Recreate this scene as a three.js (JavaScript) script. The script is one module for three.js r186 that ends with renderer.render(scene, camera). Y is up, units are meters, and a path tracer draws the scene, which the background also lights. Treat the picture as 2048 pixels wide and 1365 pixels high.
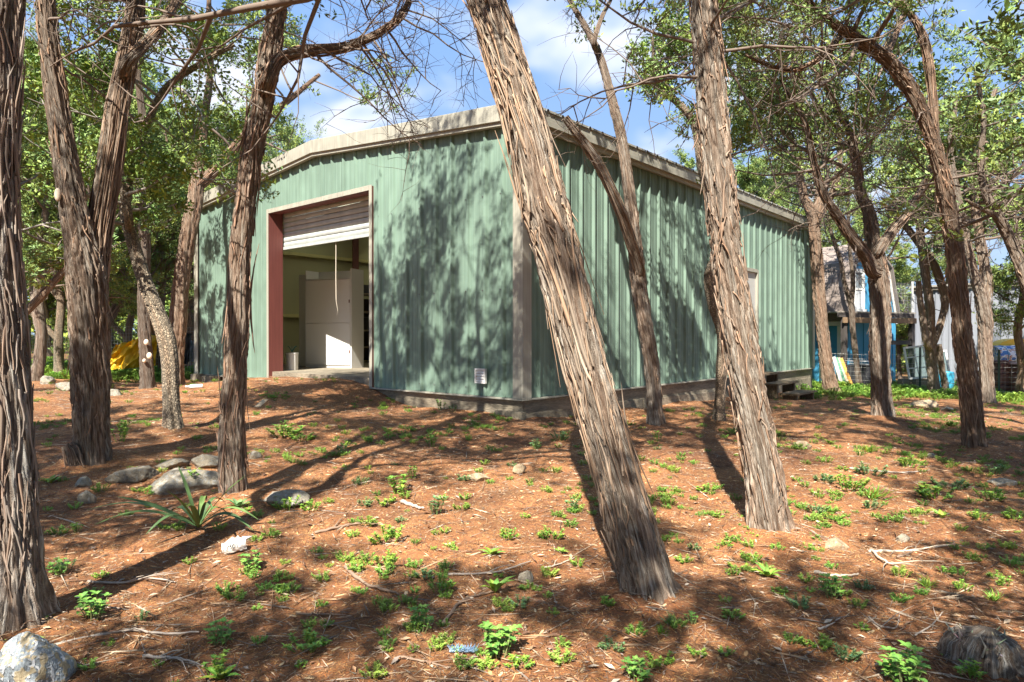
import * as THREE from 'three';
import { createNoise3D } from 'simplex-noise';
import { mergeGeometries } from 'three/addons/utils/BufferGeometryUtils.js';

// ------------------------------------------------------------------ camera, sky, sun, exposure
const V3 = THREE.Vector3;
const v3 = (x, y, z) => new V3(x, y, z);
const scene = new THREE.Scene();
const F = 1350, CX = 1024, HY = 674, EYE = 1.4;          // photograph pixels: focal length, centre, horizon; eye height in metres
const camera = new THREE.PerspectiveCamera(2 * Math.atan(682.5 / F) * 180 / Math.PI, 2048 / 1365, 0.05, 600);
camera.position.set(0, EYE, 0);
camera.rotation.x = Math.atan((HY - 682.5) / F);
scene.add(camera);
const renderer = new THREE.WebGLRenderer({ antialias: true });
renderer.toneMapping = THREE.LinearToneMapping;
renderer.toneMappingExposure = 2.55;
renderer.shadowMap.enabled = true;
const SUN = v3(-0.2, 0.743, 0.638).normalize();
const sun = new THREE.DirectionalLight(new THREE.Color(1.0, 0.93, 0.82), 5.0);
sun.position.copy(SUN).multiplyScalar(60);
sun.castShadow = true; sun.shadow.radius = 1;
Object.assign(sun.shadow.camera, { left: -30, right: 30, top: 30, bottom: -30, near: 1, far: 150 });
sun.shadow.mapSize.set(4096, 4096);
scene.add(sun, sun.target);

// seeded random numbers and noise
function mul(a) { return () => { a = (a + 0x6d2b79f5) | 0; let t = Math.imul(a ^ (a >>> 15), 1 | a); t = (t + Math.imul(t ^ (t >>> 7), 61 | t)) ^ t; return ((t ^ (t >>> 14)) >>> 0) / 4294967296; }; }
const noise = createNoise3D(mul(11));
const fbm = (x, y, z, o = 4) => { let s = 0, a = 0.5, f = 1; for (let i = 0; i < o; i++) { s += a * noise(x * f, y * f, z * f); a *= 0.5; f *= 2.03; } return s; };
const clamp = (x, a, b) => Math.min(b, Math.max(a, x));
const lerp = (a, b, t) => a + (b - a) * t;
const smooth = (a, b, x) => { const t = clamp((x - a) / (b - a), 0, 1); return t * t * (3 - 2 * t); };

{ // sky: blue air, paler to the horizon, with thin drifting cloud everywhere
  const w = 1024, h = 512, data = new Float32Array(w * h * 4);
  for (let j = 0; j < h; j++) for (let i = 0; i < w; i++) {
    const el = ((j + 0.5) / h - 0.5) * Math.PI, az = ((i + 0.5) / w - 0.5) * 2 * Math.PI;
    const y = Math.sin(el), x = Math.cos(el) * Math.cos(az), z = Math.cos(el) * Math.sin(az);
    const up = Math.max(0, y), k = Math.pow(1 - up, 2.6);
    let c = [lerp(0.17, 0.50, k), lerp(0.37, 0.66, k), lerp(0.80, 0.86, k)];
    const s = 1.5 / (up + 0.35);
    const px = x * s, pz = z * s;
    let cl = fbm(px * 1.1 + 3, pz * 2.0, 0.3 + fbm(px * 2, pz * 2, 5, 3) * 0.5, 6) + 0.16 + 0.12 * fbm(px * 5, pz * 9, 2, 4);
    cl = smooth(0.04, 0.8, cl) * 0.75 * smooth(-0.02, 0.12, y);
    const cc = [0.98, 0.99, 1.02];
    c = c.map((q, n) => lerp(q, cc[n], cl));
    if (y < 0) c = [0.22, 0.2, 0.16];
    data.set([c[0], c[1], c[2], 1], (j * w + i) * 4);
  }
  const t = new THREE.DataTexture(data, w, h, THREE.RGBAFormat, THREE.FloatType);
  t.mapping = THREE.EquirectangularReflectionMapping; t.magFilter = THREE.LinearFilter; t.needsUpdate = true;
  scene.background = t; scene.environment = t; scene.backgroundIntensity = 0.5; scene.environmentIntensity = 0.5;
}

// ------------------------------------------------------------------ helpers for things
const taken = {};
function numbered(name) { const n = taken[name] = (taken[name] ?? -1) + 1; return n ? name + '_' + String(n).padStart(3, '0') : name; }
const shade = (o) => { o.castShadow = true; o.receiveShadow = true; return o; };
function thing(name, label, category, pos = [0, 0, 0], turn = 0, group) {
  const o = new THREE.Group(); o.name = numbered(name); scene.add(o); o.position.set(...pos); o.rotation.y = turn;
  o.userData = { label, category, kind: 'thing' }; if (group) o.userData.group = group; return o;
}
function part(name, geo, mat, parent, stuff) {
  const m = shade(new THREE.Mesh(geo, mat)); m.name = name; parent.add(m); if (stuff) m.userData.kind = 'stuff'; return m;
}
function solo(name, geo, mat, label, category, group) {
  const m = shade(new THREE.Mesh(geo, mat)); m.name = numbered(name); scene.add(m); m.userData = { label, category, kind: 'thing' }; if (group) m.userData.group = group; return m;
}
function struct(name, geo, mat, kind = 'structure') { const m = shade(new THREE.Mesh(geo, mat)); m.name = name; m.userData.kind = kind; scene.add(m); return m; }
const box = (w, h, d, x = 0, y = 0, z = 0) => new THREE.BoxGeometry(w, h, d).translate(x, y, z);
const span = (x0, x1, y0, y1, z0, z1) => box(x1 - x0, y1 - y0, z1 - z0, (x0 + x1) / 2, (y0 + y1) / 2, (z0 + z1) / 2);
const P = (px, py, d) => v3((px - CX) / F * d, EYE + (HY - py) / F * d, -d);      // a pixel at a known distance

// ------------------------------------------------------------------ ground shape
const C = { x: 0.128, d: 8.22, y: 0.645 };                         // the shed's near corner, y at the foot of its siding
const UX = -0.7555, UD = 0.6551;                                    // along the front wall, x and distance
function gh(x, z) {
  const d = -z, cx = clamp(x, -22, 22);
  const a = d > -6 ? 0.053 * d : -0.318 + 0.01 * (d + 6), b = 0.405 - 0.0166 * (clamp(d, -10, 45) - 8.22);
  let y = -Math.log(Math.exp(-16 * a) + Math.exp(-16 * b)) / 16 - 0.0249 * (cx - 0.128) * smooth(-6, 4, d) + 0.008;
  const rx = x - C.x, rd = d - C.d, t = rx * UX + rd * UD, n = -(rx * UD - rd * UX);   // along the front wall, outward from it
  y += 0.26 * smooth(2.0, 3.4, t) * smooth(7.2, 5.4, t) * Math.exp(-Math.pow(Math.max(0, n) / 1.5, 2)) * smooth(-1.2, -0.1, n);
  const near = Math.exp(-Math.pow((d - 5) / 14, 2));
  y += 0.035 * noise(x * 0.45, z * 0.45, 1) + (0.016 * noise(x * 1.6, z * 1.6, 2) + 0.006 * noise(x * 5, z * 5, 3)) * (0.4 + 0.6 * near);
  return y;
}
function hit(px, py) {                                               // where the sight line through a pixel meets the ground
  const kx = (px - CX) / F, ky = (HY - py) / F; let d = 0.5, step = 0.05;
  for (let i = 0; i < 4000; i++) { if (EYE + ky * d < gh(kx * d, -d)) break; d += step; if (d > 12) step = 0.15; if (d > 70) break; }
  let lo = d - step, hi = d;
  for (let i = 0; i < 20; i++) { const m = (lo + hi) / 2; if (EYE + ky * m < gh(kx * m, -m)) hi = m; else lo = m; }
  return v3(kx * hi, gh(kx * hi, -hi), -hi);
}

// ------------------------------------------------------------------ textures and materials
function canvasTex(w, h, draw, srgb = true) {
  const c = document.createElement('canvas'); c.width = w; c.height = h; draw(c.getContext('2d'), w, h);
  const t = new THREE.CanvasTexture(c); t.wrapS = t.wrapT = THREE.RepeatWrapping; t.magFilter = THREE.LinearFilter; if (srgb) t.colorSpace = THREE.SRGBColorSpace; return t;
}
function dataTex(w, h, f, srgb = true) {
  const a = new Uint8Array(w * h * 4);
  for (let j = 0; j < h; j++) for (let i = 0; i < w; i++) { const c = f(i / w, j / h); const k = (j * w + i) * 4; a[k] = clamp(c[0], 0, 1) * 255; a[k + 1] = clamp(c[1], 0, 1) * 255; a[k + 2] = clamp(c[2], 0, 1) * 255; a[k + 3] = 255; }
  const t = new THREE.DataTexture(a, w, h); t.wrapS = t.wrapT = THREE.RepeatWrapping; t.magFilter = THREE.LinearFilter; t.minFilter = THREE.LinearMipmapLinearFilter; if (srgb) t.colorSpace = THREE.SRGBColorSpace; t.needsUpdate = true; return t;
}
// noise that repeats over u in [0,1) and v in [0,1)
function per(u, v, fu, fv, seed) {
  const a = u * 2 * Math.PI, b = v * 2 * Math.PI;
  return 0.5 * (noise(Math.cos(a) * fu / 6.283, Math.sin(a) * fu / 6.283, seed + Math.cos(b) * fv / 6.283) + noise(Math.cos(a) * fu / 6.283 + 31, Math.sin(a) * fu / 6.283, seed + 50 + Math.sin(b) * fv / 6.283));
}
// fibrous juniper bark: long strands, greyed on some, red-brown between
const barkHeight = new Float32Array(512 * 1024);
{
  const r = mul(5), W = 512, H = 1024; barkHeight.fill(0.25);
  for (let n = 0; n < 5200; n++) {                                    // each strand a thin wavering lens, laid over those below
    const x0 = r() * W, y0 = r() * H, len = 60 + r() * r() * 520, wid = 1.2 + r() * r() * 9, hgt = 0.25 + r() * 0.75, sl = (r() - 0.5) * 0.16, ph = r() * 6;
    for (let j = 0; j < len; j++) {
      const s = j / len, w = wid * Math.pow(Math.sin(Math.PI * clamp(s, 0.02, 0.98)), 0.5), cx = x0 + sl * j + 2.5 * Math.sin(ph + j * 0.03);
      for (let i = Math.ceil(-w); i <= w; i++) {
        const q = 1 - (i / (w + 0.3)) ** 2; if (q <= 0) continue;
        const k = ((Math.floor(y0 + j) % H) * W) + ((Math.floor(cx + i) % W) + W) % W, hh = hgt * (0.55 + 0.45 * q) * (0.85 + 0.15 * s);
        barkHeight[k] = barkHeight[k] * 0.55 + hh * 0.45 > barkHeight[k] || r() < 0.35 ? lerp(barkHeight[k], hh, 0.8) : barkHeight[k];
      }
    }
  }
}
const barkAt = (u, v) => barkHeight[(Math.floor(v * 1024) % 1024) * 512 + Math.floor(u * 512) % 512];
const barkMap = dataTex(512, 1024, (u, v) => {
  const h = barkAt(u, v), g = 0.5 + 0.5 * per(u, v, 26, 8, 3), f = 0.5 + 0.5 * per(u, v, 90, 12, 9), m = clamp(0.25 + h * 0.75, 0, 1);
  const grey = [0.86, 0.81, 0.75], red = [0.55, 0.45, 0.37], deep = [0.2, 0.15, 0.12];
  const k = smooth(0.3, 0.8, g * 0.45 + h * 0.55 + 0.2 * (f - 0.5));
  return [0, 1, 2].map((n) => lerp(lerp(deep[n], red[n], smooth(0.2, 0.6, m)), grey[n], k) * (0.86 + 0.14 * f));
});
const barkBump = dataTex(512, 1024, (u, v) => { const h = barkAt(u, v); return [h, h, h]; }, false);
const bark = (r, g, b, bump = 0.008) => new THREE.MeshStandardMaterial({ color: new THREE.Color().setRGB(r, g, b), map: barkMap, bumpMap: barkBump, bumpScale: bump, roughness: 0.95, vertexColors: true });
const M = {};
M.barkTan = bark(0.74, 0.76, 0.76, 0.014); M.barkBrown = bark(0.6, 0.6, 0.59, 0.014); M.barkRed = bark(0.64, 0.57, 0.51, 0.014); M.barkGrey = bark(0.6, 0.65, 0.69, 0.014); M.barkDark = bark(0.4, 0.39, 0.38, 0.014);
// checked live-oak bark
const oakCells = (() => { const r = mul(21), pts = []; for (let i = 0; i < 700; i++) pts.push([r(), r()]); return pts; })();
const oakGrid = (() => { const g = Array.from({ length: 400 }, () => []); oakCells.forEach((p, i) => g[Math.floor(p[1] * 20) * 20 + Math.floor(p[0] * 20)].push(i)); return g; })();
function oakCell(u, v) {
  let a = 9, b = 9; const gi = Math.floor(u * 20), gj = Math.floor(v * 20);
  for (let j = -1; j <= 1; j++) for (let i = -1; i <= 1; i++) for (const k of oakGrid[((gj + j + 20) % 20) * 20 + (gi + i + 20) % 20]) {
    let dx = Math.abs(oakCells[k][0] - u), dy = Math.abs(oakCells[k][1] - v); dx = Math.min(dx, 1 - dx); dy = Math.min(dy, 1 - dy);
    const q = Math.hypot(dx * 1.25, dy * 0.72); if (q < a) { b = a; a = q; } else if (q < b) b = q;
  }
  return b - a;
}
const oakH = new Float32Array(512 * 512); for (let j = 0; j < 512; j++) for (let i = 0; i < 512; i++) oakH[j * 512 + i] = smooth(0.0, 0.018, oakCell(i / 512, j / 512));
const oakMap = dataTex(512, 512, (u, v) => { const h = oakH[Math.floor(v * 512) * 512 + Math.floor(u * 512)], g = 0.5 + 0.5 * per(u, v, 40, 40, 7), q = 0.42 + 0.3 * h + 0.25 * (g - 0.5); return [q, q * 0.93, q * 0.83]; });
const oakBump = dataTex(512, 512, (u, v) => { const h = oakH[Math.floor(v * 512) * 512 + Math.floor(u * 512)]; return [h, h, h]; }, false);
M.oak = new THREE.MeshStandardMaterial({ color: new THREE.Color().setRGB(0.8, 0.76, 0.7), map: oakMap, bumpMap: oakBump, bumpScale: 0.006, roughness: 0.95, vertexColors: true });
M.twig = new THREE.MeshStandardMaterial({ color: new THREE.Color().setRGB(0.2, 0.155, 0.125), roughness: 0.95 });
M.twigGrey = new THREE.MeshStandardMaterial({ color: new THREE.Color().setRGB(0.3, 0.27, 0.24), roughness: 0.95 });
M.shred = new THREE.MeshStandardMaterial({ color: 0xffffff, roughness: 0.95, vertexColors: true });
const leafMat = (r, g, b, vc = false) => new THREE.MeshStandardMaterial({ color: new THREE.Color().setRGB(r, g, b), roughness: 0.6, side: THREE.DoubleSide, vertexColors: vc });
M.juniper = leafMat(0.19, 0.285, 0.08, true); M.oakLeaf = leafMat(0.185, 0.295, 0.075, true); M.farLeaf = leafMat(0.185, 0.295, 0.075); M.juniperWood = leafMat(0.19, 0.285, 0.08); M.oakWood = leafMat(0.185, 0.295, 0.075); M.weed = leafMat(0.2, 0.38, 0.06);
const std = (r, g, b, rough = 0.8, extra = {}) => new THREE.MeshStandardMaterial({ color: new THREE.Color().setRGB(r, g, b), roughness: rough, ...extra });

// ------------------------------------------------------------------ mesh collector
class Acc {
  constructor() { this.p = []; this.i = []; this.c = []; this.uv = []; }
  tube(pts, rad, sides = 5, col, close = true) {                       // a light tapered tube through points
    const b0 = this.p.length / 3, n = pts.length; let prev = null;
    for (let k = 0; k < n; k++) {
      const t = (k < n - 1 ? pts[k + 1].clone().sub(pts[k]) : pts[k].clone().sub(pts[k - 1])).normalize();
      let a = prev ? prev.clone().addScaledVector(t, -prev.dot(t)) : new V3().crossVectors(t, Math.abs(t.y) < 0.9 ? v3(0, 1, 0) : v3(1, 0, 0));
      a.normalize(); prev = a; const b = new V3().crossVectors(t, a);
      for (let s = 0; s < sides; s++) {
        const th = s / sides * 2 * Math.PI, ca = Math.cos(th) * rad[k], sb = Math.sin(th) * rad[k];
        this.p.push(pts[k].x + a.x * ca + b.x * sb, pts[k].y + a.y * ca + b.y * sb, pts[k].z + a.z * ca + b.z * sb);
        if (col) this.c.push(col[0], col[1], col[2]);
      }
    }
    for (let k = 0; k < n - 1; k++) for (let s = 0; s < sides; s++) {
      const a = b0 + k * sides + s, b = b0 + k * sides + (s + 1) % sides, c = a + sides, d = b + sides; this.i.push(a, b, c, b, d, c);
    }
    if (close) { const e = b0 + (n - 1) * sides; for (let s = 1; s < sides - 1; s++) { this.i.push(e, e + s, e + s + 1); this.i.push(b0, b0 + s + 1, b0 + s); } }
  }
  tri(a, b, c, col) { const k = this.p.length / 3; for (const q of [a, b, c]) { this.p.push(q.x, q.y, q.z); if (col) this.c.push(...col); } this.i.push(k, k + 1, k + 2); }
  quad(a, b, c, d, col) { this.tri(a, b, c, col); this.tri(a, c, d, col); }
  geo() {
    const g = new THREE.BufferGeometry(); g.setAttribute('position', new THREE.Float32BufferAttribute(this.p, 3)); if (this.c.length) g.setAttribute('color', new THREE.Float32BufferAttribute(this.c, 3));
    g.setIndex(this.i); g.computeVertexNormals(); return g;
  }
}

// ------------------------------------------------------------------ the green metal shed
const SHED_TURN = Math.atan2(0.6551, -0.7555), W = 8.8, L = 11.08, EAVE = 3.34, PEAK = 3.72, D0 = 2.97, D1 = 5.89, DH = 2.96, SLAB = 0.13;
const shedPoint = (x, y, z) => v3(C.x + UX * x + UD * z, C.y + y, -(C.d + UD * x - UX * z));
const roofY = (x) => EAVE + (PEAK - EAVE) * (1 - Math.abs(x - W / 2) / (W / 2));
{
  const paintTex = dataTex(512, 512, (u, v) => {                       // chalked, rain-streaked paint
    const s = per(u, v, 60, 1.5, 4), q = per(u, v, 8, 6, 12), f = per(u, v, 150, 3, 15);
    const k = 0.86 + 0.07 * s + 0.06 * q + 0.03 * f; return [k * 0.99, k, k * 0.985];
  });
  M.paint = new THREE.MeshPhysicalMaterial({ color: new THREE.Color().setRGB(0.25, 0.365, 0.3), map: paintTex, roughness: 0.5, metalness: 0, specularIntensity: 0.8 });
  M.paints = [1, 0.93, 1.05, 0.97].map((k) => { const m = M.paint.clone(); m.color.multiplyScalar(k); return m; }); let pk = 0; const paintOf = () => M.paints[(pk++ * 7 + (pk >> 2)) % 4];
  M.beige = std(0.52, 0.49, 0.42, 0.55, { map: paintTex }); M.roof = std(0.16, 0.17, 0.17, 0.5); M.red = std(0.22, 0.065, 0.055, 0.6, { map: paintTex });
  const concTex = dataTex(512, 512, (u, v) => { const a = per(u, v, 14, 14, 2), b = per(u, v, 70, 70, 5), c = per(u, v, 160, 160, 8); const k = 0.66 + 0.1 * a + 0.09 * b + 0.12 * c; return [k, k * 0.95, k * 0.86]; });
  M.concrete = std(0.62, 0.6, 0.55, 0.95, { map: concTex, bumpMap: concTex, bumpScale: 0.012 });
  const shed = thing('metal_shed', 'green ribbed metal shed with beige trim and a raised roll-up door', 'shed', [C.x, C.y, -C.d], SHED_TURN);
  // cladding: ribbed sheets three ribs wide. profile(s) = how far the sheet stands out
  const period = 0.3048, steps = [0, 0.012, 0.034, 0.046, 0.094, 0.1, 0.106, 0.112, 0.196, 0.202, 0.208, 0.214, 0.259, 0.271, 0.293];
  const prof = (s) => { const q = ((s % period) + period) % period; if (q < 0.012 || q > 0.293) return 0.034; if (q < 0.034) return 0.034 * (1 - (q - 0.012) / 0.022); if (q > 0.271) return 0.034 * (q - 0.271) / 0.022; if ((q > 0.097 && q < 0.109) || (q > 0.199 && q < 0.211)) return 0.005; return 0; };
  function sheet(a, b, top, bottom, place) {                             // one sheet from a to b along its wall
    const xs = new Set([a, b]); for (let k = Math.floor(a / period); k <= b / period; k++) for (const s of steps) { const x = k * period + s; if (x > a + 1e-4 && x < b - 1e-4) xs.add(x); }
    if (a < W / 2 && b > W / 2) xs.add(W / 2);
    const x = [...xs].sort((p, q) => p - q), p = [], uv = [], idx = [];
    for (const s of x) for (const y of [bottom(s), top(s)]) { const q = place(s, y, prof(s) + 0.002); p.push(q.x, q.y, q.z); uv.push(s / 2.1, y / 2.1); }
    for (let k = 0; k < x.length - 1; k++) idx.push(2 * k, 2 * k + 2, 2 * k + 1, 2 * k + 2, 2 * k + 3, 2 * k + 1);
    let g = new THREE.BufferGeometry(); g.setAttribute('position', new THREE.Float32BufferAttribute(p, 3)); g.setAttribute('uv', new THREE.Float32BufferAttribute(uv, 2)); g.setIndex(idx); g = g.toNonIndexed(); g.computeVertexNormals(); return g;
  }
  const cut = (a, b) => { const out = []; const w = period * 3; for (let k = Math.floor(a / w); k * w < b; k++) { const p = Math.max(a, k * w), q = Math.min(b, (k + 1) * w); if (q - p > 0.02) out.push([p, q]); } return out; };
  const zero = () => 0;
  for (const [a, b] of [...cut(0.1, D0 - 0.05), ...cut(D1 + 0.05, W - 0.1)]) part('wall_panel', sheet(a, b, roofY, zero, (s, y, o) => v3(s, y, -o)), paintOf(), shed);
  for (const [a, b] of cut(D0 - 0.05, D1 + 0.05)) part('wall_panel', sheet(a, b, roofY, () => DH + 0.05, (s, y, o) => v3(s, y, -o)), paintOf(), shed);
  const SD0 = 6.5, SD1 = 7.45, SDH = 2.12;
  for (const [a, b] of [...cut(0.1, SD0), ...cut(SD1, L - 0.1)]) part('wall_panel', sheet(a, b, () => EAVE + 0.1, zero, (s, y, o) => v3(-o, y, s)), paintOf(), shed);
  for (const [a, b] of cut(SD0, SD1)) part('wall_panel', sheet(a, b, () => EAVE + 0.1, () => SDH, (s, y, o) => v3(-o, y, s)), paintOf(), shed);
  for (const [a, b] of cut(0.1, L - 0.1)) part('wall_panel', sheet(a, b, () => EAVE + 0.1, zero, (s, y, o) => v3(W + o, y, s)), paintOf(), shed);
  for (const [a, b] of cut(0.1, W - 0.1)) part('wall_panel', sheet(a, b, roofY, zero, (s, y, o) => v3(s, y, L + o)), paintOf(), shed);
  // roof: sheets from eave to ridge with their ribs, standing over the fascia
  const ADDED_SKYLIGHT = [2.3, 5.0, 7.7]; M.fibre = new THREE.MeshPhysicalMaterial({ color: new THREE.Color().setRGB(0.85, 0.84, 0.6), transmission: 0.75, thickness: 0, roughness: 1 });  // unseen translucent panels, added to let daylight brighten the interior
  for (const side of [0, 1]) for (const [a, b] of cut(-0.12, L + 0.12)) {
    const sky = side && ADDED_SKYLIGHT.some((z) => a < z && b > z);
    const g = sheet(a, b, () => 1, zero, (s, y, o) => { const x = lerp(-0.16, W / 2, y), h = EAVE + 0.205 + (PEAK - EAVE) * (x / (W / 2)) + o; return v3(side ? W - x : x, h, s); }); part(sky ? 'added_skylight_panel' : 'roof_panel', g, sky ? M.fibre : M.roof, shed);
  }
  part('ridge_cap', span(W / 2 - 0.14, W / 2 + 0.14, PEAK + 0.232, PEAK + 0.25, 0.2, L - 0.1), M.roof, shed);
  // fascia: the rake follows the gable, the eaves carry a boxed gutter
  function rake(z0, z1, lo, hi) {
    const sh = new THREE.Shape(); sh.moveTo(-0.13, EAVE + lo); sh.lineTo(W / 2, PEAK + lo); sh.lineTo(W + 0.13, EAVE + lo); sh.lineTo(W + 0.13, EAVE + hi); sh.lineTo(W / 2, PEAK + hi); sh.lineTo(-0.13, EAVE + hi); sh.closePath();
    return new THREE.ExtrudeGeometry(sh, { depth: z1 - z0, bevelEnabled: true, bevelSize: 0.006, bevelThickness: 0.006, bevelSegments: 1 }).translate(0, 0, z0);
  }
  part('fascia', rake(-0.13, -0.05, 0.03, 0.23), M.beige, shed); part('fascia', rake(-0.1, -0.047, -0.02, 0.025), M.beige, shed);
  part('fascia', rake(L + 0.05, L + 0.13, 0.03, 0.23), M.beige, shed);
  for (const s of [-1, 1]) { const x = s < 0 ? 0 : W;
    part('gutter', span(x + s * 0.09 - 0.05, x + s * 0.09 + 0.05, EAVE + 0.03, EAVE + 0.23, -0.04, L + 0.04), M.beige, shed);
    part('gutter_trim', span(x + s * 0.065 - 0.025, x + s * 0.065 + 0.025, EAVE - 0.03, EAVE + 0.028, -0.04, L + 0.04), M.beige, shed); }
  // corner trims, base trim, door trim
  for (const [cx, cz, sx, sz] of [[0, 0, -1, -1], [W, 0, 1, -1], [0, L, -1, 1], [W, L, 1, 1]]) {
    const g = mergeGeometries([span(Math.min(cx + sx * 0.048, cx - sx * 0.115), Math.max(cx + sx * 0.048, cx - sx * 0.115), 0.0, EAVE, Math.min(cz + sz * 0.038, cz + sz * 0.048), Math.max(cz + sz * 0.038, cz + sz * 0.048)),
      span(Math.min(cx + sx * 0.038, cx + sx * 0.048), Math.max(cx + sx * 0.038, cx + sx * 0.048), 0.0, EAVE, Math.min(cz + sz * 0.037, cz - sz * 0.115), Math.max(cz + sz * 0.037, cz - sz * 0.115))]);
    part('corner_trim', g, M.beige, shed);
  }
  for (const [a, b] of [[-0.06, D0 - 0.02], [D1 + 0.02, W + 0.06]]) part('base_trim', span(a, b, -0.022, -0.004, -0.06, 0.02), M.beige, shed);
  part('base_trim', span(-0.06, 0.02, -0.022, -0.004, 0.025, L), M.beige, shed);
  const dt = M.beige;
  part('door_trim', span(D0 - 0.06, D0 + 0.004, 0, DH + 0.07, -0.044, -0.036), dt, shed); part('door_trim', span(D1 + 0.002, D1 + 0.06, 0, DH + 0.07, -0.044, -0.036), dt, shed); part('door_trim', span(D0 + 0.005, D1 + 0.001, DH - 0.004, DH + 0.07, -0.0445, -0.036), dt, shed);
  part('door_jamb', span(D1 - 0.004, D1 + 0.055, 0.0, DH + 0.055, -0.034, 0.24), M.red, shed); part('door_jamb', span(D0 - 0.055, D0 - 0.004, 0.0, DH + 0.055, -0.03, 0.24), M.red, shed); part('door_header', span(D0 + 0.006, D1 - 0.006, DH, DH + 0.06, -0.033, 0.19), M.red, shed);
  // roll-up curtain: slats and a bottom bar
  M.slat = std(0.62, 0.65, 0.64, 0.5, { map: paintTex });
  const curtain = part('roll_up_door', span(D0 - 0.05, D1 + 0.05, 2.335, 2.385, 0.255, 0.29), M.slat, shed);
  for (let k = 0; k < 9; k++) {
    const y = 2.39 + k * 0.088, sh = new THREE.Shape(); sh.moveTo(0, 0); sh.lineTo(0.012, 0.002); sh.quadraticCurveTo(0.032, 0.04, 0.012, 0.078); sh.lineTo(0, 0.08); sh.closePath();
    const g = new THREE.ExtrudeGeometry(sh, { depth: D1 - D0 + 0.1, bevelEnabled: false }).rotateY(Math.PI / 2).translate(D0 - 0.05, y, 0.29); part('slat', g, M.slat, curtain);
  }
  { const a = new Acc(), y0 = 2.34; a.tube([v3(4.32, y0, 0.3), v3(4.325, 1.75, 0.3), v3(4.32, 1.36, 0.3)], [0.008, 0.008, 0.008], 6); a.tube([v3(4.32, 1.36, 0.3), v3(4.29, 1.2, 0.31), v3(4.3, 1.12, 0.3)], [0.005, 0.005, 0.004], 5); part('pull_rope', a.geo(), std(0.55, 0.5, 0.4), curtain); }
  // slab, footing, inner lining, back of the walls
  part('floor_slab', span(0.03, W - 0.03, -0.9, SLAB, 0.03, L - 0.03), M.concrete, shed);
  part('foundation', mergeGeometries([span(0.0, W, -1.0, -0.024, 0.0, 0.028), span(-0.001, 0.029, -1.0, -0.024, 0.03, L), span(-0.05, 0.4, -1, -0.16, -0.07, -0.002)]), M.concrete, shed);
  for (let k = 0; k < 6; k++) part('foundation_block', span(-0.03 - 0.008 * (k % 2), -0.003, -0.8, -0.2 - 0.02 * (k % 3), 1.3 + k * 1.55, 1.3 + k * 1.55 + 1.53), M.concrete, shed);
  M.lining = std(0.52, 0.5, 0.29, 0.9); M.liningDark = std(0.5, 0.48, 0.41, 0.9); M.steel = std(0.2, 0.075, 0.06, 0.6);
  part('lining', span(W - 0.08, W - 0.03, SLAB, EAVE + 0.08, 0.05, L - 0.05), M.lining, shed);
  part('lining', span(0.1, W - 0.1, SLAB, EAVE, L - 0.09, L - 0.04), M.liningDark, shed);
  part('lining', mergeGeometries([span(0.03, 0.08, SLAB, EAVE + 0.08, 0.06, SD0), span(0.03, 0.08, SLAB, EAVE + 0.08, SD1, L - 0.1), span(0.03, 0.08, SDH, EAVE + 0.08, SD0 + 0.002, SD1 - 0.002)]), M.liningDark, shed);
  part('lining', mergeGeometries([span(0.09, D0 - 0.095, SLAB, EAVE, 0.04, 0.08), span(D1 + 0.095, W - 0.09, SLAB, EAVE, 0.04, 0.08), span(D0 - 0.09, D1 + 0.09, DH + 0.11, EAVE, 0.04, 0.08)]), M.liningDark, shed);
  for (const s of [0, 1]) { const a = new Acc(), x0 = s ? W - 0.02 : 0.02, w3 = period * 3, holes = s ? ADDED_SKYLIGHT.map((z) => Math.floor(z / w3) * w3) : [], cuts = [0.05, ...holes.flatMap((z) => [z, z + w3]), L]; for (let k = 0; k < cuts.length; k += 2) for (const h of [0.12, 0.16]) a.quad(v3(x0, EAVE + h, cuts[k]), v3(W / 2, PEAK + h, cuts[k]), v3(W / 2, PEAK + h, cuts[k + 1]), v3(x0, EAVE + h, cuts[k + 1])); part('roof_lining', a.geo(), M.liningDark, shed); }
  for (const h of [1.2, 2.62]) part('girt', span(W - 0.2, W - 0.082, h, h + 0.07, 0.2, L - 0.2), std(0.72, 0.66, 0.3, 0.7), shed);
  for (const z of [3.7, 7.4]) part('frame_post', span(W - 0.26, W - 0.21, SLAB, EAVE, z, z + 0.16), M.steel, shed);
  for (const z of [2.0, 4.4, 6.8, 9.2]) part('purlin', span(0.25, W - 0.25, EAVE - 0.14, EAVE - 0.02, z, z + 0.06), M.steel, shed);
  // vent cover on the front wall
  M.white = std(0.8, 0.79, 0.76, 0.45);
  const vt = part('vent_cover', mergeGeometries([span(0.56, 0.74, 0.16, 0.18, -0.075, -0.04), span(0.56, 0.74, 0.33, 0.35, -0.075, -0.04), span(0.56, 0.58, 0.18, 0.33, -0.075, -0.04), span(0.72, 0.74, 0.18, 0.33, -0.075, -0.04), span(0.57, 0.73, 0.17, 0.34, -0.045, -0.036)]), M.white, shed);
  for (let k = 0; k < 4; k++) part('louvre', new THREE.BoxGeometry(0.138, 0.036, 0.006).rotateX(0.5).translate(0.65, 0.2 + k * 0.036, -0.062), M.white, vt);
  // screws
  const sc = [], one = new THREE.CylinderGeometry(0.0095, 0.0095, 0.01, 6);
  for (let x = 0.42; x < W - 0.2; x += period) for (const y of [0.1, 1.35, 2.55]) if (x < D0 - 0.1 || x > D1 + 0.1) sc.push(one.clone().rotateX(Math.PI / 2).translate(x - 0.06, y, -0.004));
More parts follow.
